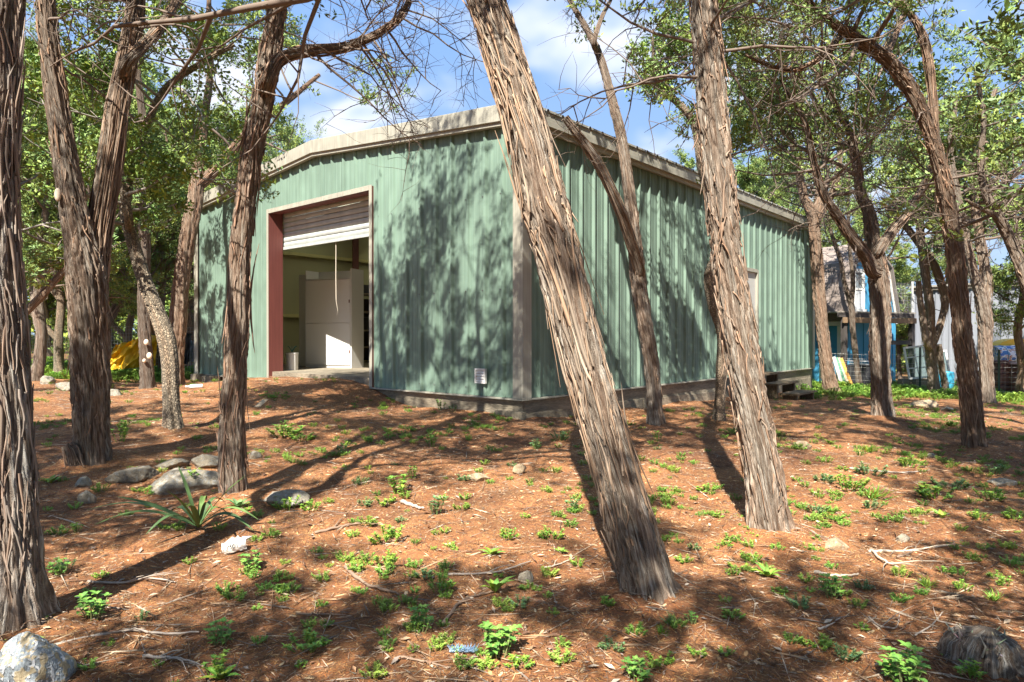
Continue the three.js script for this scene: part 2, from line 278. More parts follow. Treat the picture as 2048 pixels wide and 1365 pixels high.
  for (let z = 0.42; z < L - 0.2; z += period) for (const y of [0.1, 1.35, 2.55]) if (z < SD0 - 0.1 || z > SD1 + 0.1) sc.push(one.clone().rotateZ(Math.PI / 2).translate(-0.004, y, z - 0.06));
  part('screws', mergeGeometries(sc), std(0.12, 0.13, 0.12, 0.5), shed, true);
  // side door
  const door = part('side_door', span(-0.01, 0.03, SLAB, SDH - 0.06, SD0 + 0.06, SD1 - 0.06), std(0.5, 0.5, 0.47, 0.6), shed);
  part('door_frame', mergeGeometries([span(-0.055, 0.02, 0, SDH - 0.002, SD0 - 0.002, SD0 + 0.058), span(-0.055, 0.02, 0, SDH - 0.002, SD1 - 0.058, SD1 + 0.002), span(-0.056, 0.02, SDH - 0.058, SDH + 0.01, SD0 + 0.06, SD1 - 0.06)]), M.beige, door);
  part('door_knob', new THREE.SphereGeometry(0.032, 10, 8).translate(-0.06, 1.05, SD0 + 0.14), std(0.5, 0.45, 0.3, 0.3, { metalness: 1 }), door);
  part('doormat_sill', span(-0.07, 0.03, SLAB - 0.12, SLAB - 0.004, SD0 + 0.06, SD1 - 0.06), M.concrete, door);

  // ---- things inside, seen through the door
  const put = (name, label, category, x, y, z, turn = 0, group) => thing(name, label, category, shedPoint(x, y, z).toArray(), SHED_TURN + turn, group);
  const cab = put('white_cabinet', 'tall white cabinet standing just inside the open roll-up door', 'cabinet', 6.42, SLAB, 1.55, 0.3); cab.scale.x = 1.15;
  M.panelWhite = std(0.78, 0.77, 0.74, 0.35);
  part('carcass', mergeGeometries([span(-0.5, 0.5, 0.002, 0.05, 0, 0.4), span(-0.5, -0.48, 0.05, 1.98, 0, 0.4), span(0.48, 0.5, 0.05, 1.98, 0, 0.4), span(-0.48, 0.48, 1.78, 1.8, 0, 0.4), span(-0.48, 0.48, 0.05, 1.98, 0.38, 0.4)]), M.panelWhite, cab);
  part('cabinet_door', span(-0.478, 0.478, 0.06, 0.9, -0.02, -0.001), M.panelWhite, cab); part('cabinet_door', span(-0.478, 0.478, 0.906, 1.77, -0.02, -0.001), M.panelWhite, cab);
  part('hinge', span(-0.478, -0.46, 0.3, 0.36, -0.03, -0.021), M.steel, cab); part('hinge', span(-0.478, -0.46, 1.3, 1.36, -0.03, -0.021), M.steel, cab);
  const slabs = put('white_board', 'narrow white board leaning upright behind the tall white cabinet', 'board', 7.5, SLAB, 1.7, 0.1); part('face', span(-0.17, 0.17, 0.002, 1.95, -0.02, 0.02), M.panelWhite, slabs); part('edge_strip', span(-0.24, -0.172, 0.002, 1.9, -0.03, 0.02), std(0.4, 0.38, 0.35), slabs);
  const rack = put('storage_rack', 'dark wooden storage rack against the yellow inner wall', 'shelf', 8.0, SLAB, 4.3);
  M.darkWood = std(0.07, 0.055, 0.045, 0.8);
  for (const z of [-1.1, 0, 1.1]) for (const x of [-0.24, 0.24]) part('upright', span(x - 0.03, x + 0.03, 0.001, 1.66, z - 0.03, z + 0.03), M.darkWood, rack);
  for (const y of [0.36, 0.76, 1.2, 1.62]) part('shelf', span(-0.3, 0.3, y, y + 0.03, -1.2, 1.2), std(0.3, 0.24, 0.16, 0.8), rack);
  part('back_board', span(0.29, 0.31, 0.05, 1.55, -1.15, 1.15), M.darkWood, rack);
  for (const [x, z, w, h, c] of [[7.95, 3.7, 0.3, 0.28, [0.08, 0.075, 0.07]], [8.0, 4.5, 0.4, 0.3, [0.1, 0.09, 0.09]]]) { const b = put('storage_box', w < 0.35 ? 'small dark box on the middle shelf of the storage rack' : 'wider dark box on the middle shelf of the storage rack', 'box', x, SLAB + 0.792, z); part('body', span(-0.2, 0.2, 0, h, -w / 2, w / 2), std(...c), b); part('lid', span(-0.21, 0.21, h + 0.001, h + 0.03, -w / 2 - 0.01, w / 2 + 0.01), std(0.16, 0.15, 0.14), b); }
  const tarp = put('dark_crate', 'long black crate lying on top of the storage rack', 'crate', 8.0, SLAB + 1.652, 4.2); part('body', span(-0.25, 0.25, 0, 0.2, -0.8, 0.7), std(0.045, 0.045, 0.05, 0.5), tarp); part('lid', span(-0.26, 0.26, 0.202, 0.24, -0.3, 0.72), std(0.06, 0.06, 0.065, 0.5), tarp);
  const bucket = put('white_pail', 'small white square pail beside the red door jamb', 'pail', 6.1, SLAB, 0.55); part('body', new THREE.CylinderGeometry(0.115, 0.11, 0.3, 4, 1).rotateY(Math.PI / 4).translate(0, 0.151, 0), M.panelWhite, bucket); part('rim', new THREE.CylinderGeometry(0.121, 0.121, 0.025, 4).rotateY(Math.PI / 4).translate(0, 0.314, 0), M.white, bucket);
  { const a = new Acc(), r = mul(4); for (let k = 0; k < 5; k++) { const p = [], q = []; const t = r() * 6.28; for (let i = 0; i < 6; i++) { const s = i / 5; p.push(v3(Math.cos(t) * s * 0.09, 0.33 + s * 0.22 - s * s * 0.1, Math.sin(t) * s * 0.09)); q.push(0.007); } a.tube(p, q, 5); } part('hose_end', a.geo(), std(0.06, 0.16, 0.12), bucket); }

  // ---- wooden steps by the side door
  const stp = put('wooden_steps', 'three weathered wooden steps below the shed side door', 'steps', 0, 0, 0);
  M.oldWood = std(0.42, 0.39, 0.3, 0.9, { map: barkMap });
  const gy = (x, z) => { const q = shedPoint(x, 0, z); return gh(q.x, q.z) - C.y; };
  const g0 = gy(-0.85, 7.3);
  [[-0.1, -0.4, g0 + 0.5], [-0.42, -0.74, g0 + 0.33], [-0.76, -1.1, g0 + 0.16]].forEach(([x1, x0, y]) => {
    for (let q = 0; q < 2; q++) { const xa = lerp(x0, x1, q / 2), xb = lerp(x0, x1, (q + 1) / 2) - 0.012; part('tread', span(xa, xb, y - 0.035, y, 6.62, 7.78), M.oldWood, stp); }
    for (const z of [6.7, 7.66]) part('support', span(x0 + 0.04, x1 - 0.04, gy(x0, z) - 0.06, y - 0.037, z, z + 0.06), M.oldWood, stp);
  });
  for (const [x, z, w] of [[7.9, -0.14, 0.2], [8.5, -0.12, 0.16]]) { const g = gy(x, z); const b = put('concrete_block', w > 0.18 ? 'larger grey concrete block under the far end of the front wall' : 'small grey concrete block at the far corner of the front wall', 'block', x, g - 0.03, z); part('body', span(-w, w, 0, 0.16, -0.09, 0.09), M.concrete, b); part('web', span(-0.03, 0.03, 0.161, 0.171, -0.085, 0.085), M.concrete, b); }
}
console.log('shed done');

// ------------------------------------------------------------------ trees
// a trunk: a swept, fluted, stringy tube. pts = [{p, r}]
function trunkGeo(pts, o) {
  const { sides = 64, step = 0.016, kind = 'juniper', seed = 1, flare = 0.35, twist = 0.5, relief = 1 } = o;
  const curve = new THREE.CatmullRomCurve3(pts.map((q) => q.p), false, 'centripetal'), n = pts.length;
  let len = 0; for (let k = 1; k < n; k++) len += pts[k].p.distanceTo(pts[k - 1].p);
  const K = Math.max(4, Math.ceil(len / step)), pos = [], uv = [], col = [], idx = [], rings = [];
  let prev = null, s = 0, last = null;
  const r0 = pts[0].r, uRep = Math.max(1, Math.round(2 * Math.PI * r0 / (kind === 'oak' ? 0.5 : 0.36)));
  for (let k = 0; k <= K; k++) {
    const t = k / K, f = t * (n - 1), i = Math.min(n - 2, Math.floor(f)), c = curve.getPoint(t), tan = curve.getTangent(t);
    const rr = lerp(pts[i].r, pts[i + 1].r, smooth(0, 1, f - i) * 0.5 + (f - i) * 0.5);
    if (last) s += c.distanceTo(last); last = c.clone();
    let a = prev ? prev.clone().addScaledVector(tan, -prev.dot(tan)) : v3(1, 0, 0).addScaledVector(tan, -tan.x); a.normalize(); prev = a; const b = new V3().crossVectors(tan, a);
    const base = 2.1 * flare * Math.exp(-s / 0.15) + 0.35 * flare * Math.exp(-s / 0.35);
    rings.push({ c, a, b, tan, r: rr, s });
    for (let j = 0; j <= sides; j++) {
      const th = j / sides * 2 * Math.PI, tw = th + twist * s, ct = Math.cos(tw), st = Math.sin(tw);
      let q = rr * (1 + 0.13 * noise(ct * 1.1 + seed, st * 1.1, s * 0.55) + 0.07 * noise(ct * 2.4, st * 2.4 + seed, s * 0.8));
      q += rr * base * (0.6 + 0.75 * noise(ct * 1.9 + seed * 3, st * 1.9, 2));
      let d;
      if (kind === 'oak') d = 0.004 * noise(ct * rr * 55, st * rr * 55 + seed, s * 30);
      else {
        const m = rr * 30, wob = 0.5 * noise(ct * 2, st * 2, s * 3 + seed);
        const n1 = Math.abs(noise(ct * m + seed, st * m + wob, s * 2.3)), n2 = Math.abs(noise(ct * m * 2.3 + wob, st * m * 2.3 + seed, s * 3.6)), n3 = noise(ct * m * 5, st * m * 5, s * 9 + seed);
        d = 0.015 * (Math.min(1, n1 * 2.6) - 0.75) + 0.008 * (Math.min(1, n2 * 2.6) - 0.7) + 0.003 * n3 + 0.006 * smooth(0.25, 0.3, noise(ct * m * 0.8, st * m * 0.8, s * 3.1 + seed + 20));
        d *= clamp(rr / 0.1, 0.25, 1.15) * relief;
      }
      q += d;
      pos.push(c.x + a.x * Math.cos(th) * q + b.x * Math.sin(th) * q, c.y + a.y * Math.cos(th) * q + b.y * Math.sin(th) * q, c.z + a.z * Math.cos(th) * q + b.z * Math.sin(th) * q);
      uv.push(j / sides * uRep + twist * s * uRep / 6.283, s / (kind === 'oak' ? 0.5 : 0.95));
      const g = 0.5 + 0.5 * fbm(ct * 1.5 + seed * 7, st * 1.5, s * 1.1, 3), h = noise(ct * 5 + seed, st * 5, s * 2.2), e = smooth(0.35, 0.75, 0.5 + 0.5 * noise(ct * 1.3, st * 1.3 + seed * 2, s * 0.7));
      const v = 0.84 + 0.3 * g + 0.1 * h; col.push(v * lerp(0.98, 1.04, e), v * lerp(1.0, 0.95, e), v * lerp(1.02, 0.9, e));
    }
  }
  const S = sides + 1;
  for (let k = 0; k < K; k++) for (let j = 0; j < sides; j++) { const a = k * S + j; idx.push(a, a + 1, a + S, a + 1, a + S + 1, a + S); }
  const e = pos.length / 3, lr = rings[K]; pos.push(lr.c.x, lr.c.y, lr.c.z); uv.push(0, 0); col.push(0.9, 0.8, 0.7);
  for (let j = 0; j < sides; j++) idx.push(K * S + j, K * S + j + 1, e);
  const g = new THREE.BufferGeometry(); g.setAttribute('position', new THREE.Float32BufferAttribute(pos, 3)); g.setAttribute('uv', new THREE.Float32BufferAttribute(uv, 2)); g.setAttribute('color', new THREE.Float32BufferAttribute(col, 3)); g.setIndex(idx); g.computeVertexNormals();
  const nn = g.attributes.normal; for (let k = 0; k <= K; k++) { const a = k * S, b = a + sides, m = v3(nn.getX(a) + nn.getX(b), nn.getY(a) + nn.getY(b), nn.getZ(a) + nn.getZ(b)).normalize(); nn.setXYZ(a, m.x, m.y, m.z); nn.setXYZ(b, m.x, m.y, m.z); }
  return { geo: g, rings, len };
}
// shreds of bark that have come loose
function shredGeo(rings, count, seed, tone = [0.42, 0.33, 0.25]) {
  const a = new Acc(), r = mul(seed);
  for (let n = 0; n < count; n++) {
    const k0 = Math.floor(r() * (rings.length - 2)), q = rings[k0], th = r() * 6.283, dir = r() < 0.62 ? -1 : 1, big = r() < 0.07, L = big ? 0.16 + r() * 0.3 : 0.05 + r() * 0.15, w = big ? 0.004 + r() * 0.006 : 0.0025 + r() * 0.006, lift = big ? 0.012 + r() * 0.04 : 0.001 + r() * 0.014, wav = r() * 6.28, pts = [], rad = [], side = (r() - 0.5) * 0.14;
    const step = rings.length > 1 ? Math.max(1e-4, rings[1].s - rings[0].s) : 0.02;
    for (let i = 0; i < 6; i++) {
      const s = i / 5, kk = clamp(Math.round(k0 + dir * s * L / step), 0, rings.length - 1), g = rings[kk], t2 = th + (side * s * 0.5 + 0.003 * Math.sin(wav + s * 6)) / Math.max(0.05, g.r), off = g.r * 1.03 + 0.006 + lift * Math.pow(s, 1.8);
      const p = g.c.clone().addScaledVector(g.a, Math.cos(t2) * off).addScaledVector(g.b, Math.sin(t2) * off); if (dir < 0 || big) p.y -= 0.1 * lift * s; pts.push(p); rad.push(w * (1 - 0.75 * s * s));
    }
    const v = 0.5 + r() * 0.55, red = r(); a.tube(pts, rad, 3, [tone[0] * v, tone[1] * v * (1 - 0.18 * red), tone[2] * v * (1 - 0.3 * red)]);
  }
  return a.geo();
}
// sprays of leaves, one geometry for each kind
function spray(kind, seed) {
  const a = new Acc(), r = mul(seed);
  if (kind === 'juniper') {
    for (let n = 0; n < 15; n++) {
      const t = r() * 6.283, e = -0.3 + r() * 1.5, d = v3(Math.cos(t) * Math.cos(e), Math.sin(e), Math.sin(t) * Math.cos(e)), b = v3((r() - 0.5) * 0.1, r() * 0.06, (r() - 0.5) * 0.1), L = 0.04 + r() * 0.05, w = 0.007 + r() * 0.007;
      const s = new V3().crossVectors(d, v3(r() - 0.5, r() - 0.5, r() - 0.5)).normalize().multiplyScalar(w), m = b.clone().addScaledVector(d, L * 0.55), tip = b.clone().addScaledVector(d, L);
      a.tri(b, m.clone().add(s), tip); a.tri(b, tip, m.clone().sub(s));
    }
  } else {
    for (let n = 0; n < 11; n++) {
      const t = r() * 6.283, e = -0.6 + r() * 1.6, d = v3(Math.cos(t) * Math.cos(e), Math.sin(e), Math.sin(t) * Math.cos(e)), b = v3((r() - 0.5) * 0.14, (r() - 0.3) * 0.1, (r() - 0.5) * 0.14), L = 0.032 + r() * 0.03, w = 0.009 + r() * 0.007;
      const u = v3(r() - 0.5, r() + 0.4, r() - 0.5).normalize(), s = new V3().crossVectors(d, u).normalize().multiplyScalar(w), m = b.clone().addScaledVector(d, L * 0.5).addScaledVector(u, 0.004), tip = b.clone().addScaledVector(d, L);
      a.tri(b, m.clone().add(s), tip); a.tri(b, tip, m.clone().sub(s));
    }
  }
  return a.geo();
}
const SPRAY = { juniper: spray('juniper', 3), oak: spray('oak', 8) };
function crownMesh(spots, kind, seed, tint = [1, 1, 1], copies = false) {
  const r = mul(seed), src = SPRAY[kind], q = new THREE.Quaternion(), e = new THREE.Euler(), mat = new THREE.Matrix4(), c = new THREE.Color();
  const sp = src.attributes.position, sn = src.attributes.normal, n = sp.count, N = spots.length * n, material = kind === 'oak' ? M.oakLeaf : M.juniper;
  const m = copies ? new THREE.InstancedMesh(src, copies, spots.length) : null, pos = m ? null : new Float32Array(N * 3), nor = m ? null : new Float32Array(N * 3), col = m ? null : new Float32Array(N * 3), p = new V3();
  spots.forEach((o, i) => {
    e.set((r() - 0.5) * 1.6, r() * 6.283, (r() - 0.5) * 1.6); q.setFromEuler(e); const s = (0.75 + r() * 0.75) * (o.s || 1); mat.compose(o.p, q, v3(s, s, s));
    const v = 0.65 + r() * 0.75, y = r(); c.setRGB(v * tint[0] * (0.8 + 0.55 * y), v * tint[1] * (0.9 + 0.2 * y), v * tint[2] * (1.1 - 0.4 * y));
    if (m) { m.setMatrixAt(i, mat); m.setColorAt(i, c); return; }
    for (let k = 0; k < n; k++) { const a = (i * n + k) * 3; p.fromBufferAttribute(sp, k).applyMatrix4(mat); pos[a] = p.x; pos[a + 1] = p.y; pos[a + 2] = p.z; p.fromBufferAttribute(sn, k).applyQuaternion(q); nor[a] = p.x; nor[a + 1] = p.y; nor[a + 2] = p.z; col[a] = c.r; col[a + 1] = c.g; col[a + 2] = c.b; }
  });
  if (m) return shade(m);
  const g = new THREE.BufferGeometry(); g.setAttribute('position', new THREE.BufferAttribute(pos, 3)); g.setAttribute('normal', new THREE.BufferAttribute(nor, 3)); g.setAttribute('color', new THREE.BufferAttribute(col, 3));
  const o = shade(new THREE.Mesh(g, material)); o.name = 'crown'; o.userData.kind = 'stuff'; return o;
}
// branching: fills twigs (Acc) and leaf spots
function grow(o, p, dir, len, r, lvl, rnd) {
  const seg = lvl === 0 ? (o.coarse ? 5 : 6) : o.coarse ? (lvl > 1 ? 2 : 3) : lvl > 1 ? 3 : 4, pts = [p.clone()], rad = [r], d = dir.clone().normalize(); let q = p.clone();
  for (let k = 0; k < seg; k++) {
    d.add(v3(rnd() - 0.5, rnd() - 0.5 + (o.up ?? 0.12), rnd() - 0.5).multiplyScalar(lvl === 0 ? 0.5 : 0.62)).normalize();
    q = q.clone().addScaledVector(d, len / seg); if (o.avoid && o.avoid(q)) break; pts.push(q); rad.push(r * (1 - 0.72 * (k + 1) / seg));
  }
  if (pts.length < 2) return;
  o.twigs.tube(pts, rad, lvl === 0 ? (o.coarse ? 5 : 6) : lvl === 1 && !o.coarse ? 4 : 3, undefined, lvl === 0);
  const at = (s) => { const f = s * (pts.length - 1), i = Math.min(pts.length - 2, Math.floor(f)); return pts[i].clone().lerp(pts[i + 1], f - i); };
  if (lvl < o.levels) {
    const kids = lvl === 0 ? o.kids : Math.max(2, Math.round(o.kids * 0.75));
    for (let k = 0; k < kids; k++) {
      const s = 0.25 + 0.75 * (k + rnd()) / kids, side = v3(rnd() - 0.5, rnd() - 0.4, rnd() - 0.5).normalize(), nd = d.clone().multiplyScalar(0.55).add(side).normalize();
      grow(o, at(Math.min(1, s)), nd, len * (0.38 + 0.25 * rnd()), Math.max(0.0022, r * 0.42), lvl + 1, rnd);
    }
  }
  if (lvl >= o.levels - (o.leafy ?? 0)) {
    if (o.bare && rnd() < o.bare) return;
    const n = Math.max(1, Math.round(o.leaves * (0.6 + 0.8 * rnd())));
    for (let k = 0; k < n; k++) { const c = at(0.2 + 0.8 * (k + rnd()) / n); c.add(v3(rnd() - 0.5, rnd() - 0.45, rnd() - 0.5).multiplyScalar(0.16 * (o.leafScale ?? 1))); if (!(o.minY && c.y < o.minY)) o.spots.push({ p: c, s: o.leafScale }); }
  }
}
// a traced tree. stems: lists of [px, py, width px] at distance d, drifting by dd metres towards the last point. Limbs likewise.
function tracedTree(o) {
  const foot = hit(o.stems[0].pts[0][0], o.stems[0].pts[0][1]), d0 = -foot.z, rnd = mul(o.seed);
  const t = thing('tree', o.label, 'tree', [foot.x, foot.y, foot.z]); t.name = numbered(o.name); taken.tree--;
  const rel = (p) => p.clone().sub(foot), mat = M[o.bark], made = [];
  for (const st of o.stems) {
    const n = st.pts.length, d1 = (st.d ?? 0) + d0, pts = st.pts.map(([px, py, w], i) => { const d = d1 + (st.dd ?? 0) * (i / (n - 1)); const q = P(px, py, d); if (i === 0 && st === o.stems[0]) q.copy(foot).setY(foot.y - 0.06); return { p: rel(q), r: (o.girth ?? 0.79) * w / F * d / 2 }; });
    if (st.ext) { let e = pts[pts.length - 1], dir = e.p.clone().sub(pts[pts.length - 2].p).normalize(); for (let k = 1; k <= 5; k++) { dir.add(v3((rnd() - 0.5) * 0.35, 0.22, (rnd() - 0.5) * 0.35)).normalize(); e = { p: e.p.clone().addScaledVector(dir, st.ext / 5), r: e.r * (1 - 0.14 * k * 0.6) }; pts.push(e); } }
    if (made.length && st.name !== 'root_stub') { let best = null, bd = 1e9; for (const m of made) for (const q of m.rings) { const e = q.c.distanceTo(pts[0].p); if (e < bd) { bd = e; best = q; } } pts.unshift({ p: best.c.clone().addScaledVector(best.tan, -best.r * 0.6), r: Math.min(pts[0].r, best.r * 0.8) }); }
    const g = trunkGeo(pts, { sides: st.sides ?? o.sides ?? 40, step: st.step ?? o.step ?? 0.03, kind: o.bark === 'oak' ? 'oak' : 'juniper', seed: o.seed + made.length * 3.7, flare: made.length ? 0 : o.flare ?? 0.35, twist: o.twist ?? 0.35, relief: st.relief ?? o.relief ?? 1 });
    made.push(g); const m = part(made.length === 1 ? 'trunk' : st.name ?? 'limb', g.geo, mat, t); if (st.label) m.userData.label = st.label;
    if (o.shreds && st.shreds !== 0) part('loose_bark', shredGeo(g.rings.slice(0, Math.ceil(g.rings.length * (st.shredTo ?? 1))), Math.round(o.shreds * (st.shreds ?? 1)), o.seed + 40 + made.length, o.tone), M.shred, t, true);
  }
  const G = { twigs: new Acc(), spots: [], levels: o.levels ?? 2, kids: o.kids ?? 5, leaves: o.leaves ?? 5, up: o.up, bare: o.bare, leafy: o.leafy ?? 1, leafScale: o.leafScale, minY: o.minY };
  if (o.keep) G.avoid = (q) => o.keep(q.clone().add(foot));
  (o.crown ?? []).forEach(([si, s0, s1, n, len, upward = 0.35]) => {
    const R = made[si].rings; for (let k = 0; k < n; k++) {
      const q = R[Math.floor(lerp(s0, s1, (k + rnd()) / n) * (R.length - 1))], th = rnd() * 6.283, dir = q.a.clone().multiplyScalar(Math.cos(th)).addScaledVector(q.b, Math.sin(th)).add(v3(0, upward + (rnd() - 0.5) * 0.5, 0));
      grow(G, q.c.clone(), dir, len * (0.6 + 0.7 * rnd()), Math.min(q.r * 0.5, 0.012 + len * 0.011), 0, rnd);
    }
  });
  const D = { twigs: G.twigs, spots: [], levels: 2, kids: 6, leaves: 0, up: -0.05, leafy: -9 };
  (o.dead ?? []).forEach(([si, s0, s1, n, len, bias]) => {
    const R = made[si].rings; for (let k = 0; k < n; k++) { const q = R[Math.floor(lerp(s0, s1, (k + rnd()) / n) * (R.length - 1))], th = rnd() * 6.283, dir = q.a.clone().multiplyScalar(Math.cos(th)).addScaledVector(q.b, Math.sin(th)); if (bias) dir.add(v3(...bias)); grow(D, q.c.clone(), dir, len * (0.5 + 0.8 * rnd()), Math.min(q.r * 0.5, 0.004 + len * 0.008), 0, rnd); }
  });
  if (G.twigs.p.length) part('branches', G.twigs.geo(), o.bark === 'oak' ? M.twigGrey : M.twig, t, true);
  if (G.spots.length) t.add(crownMesh(G.spots, o.leaf ?? 'juniper', o.seed, o.tint));
  o.count = G.spots.length; return { t, made, foot };
}
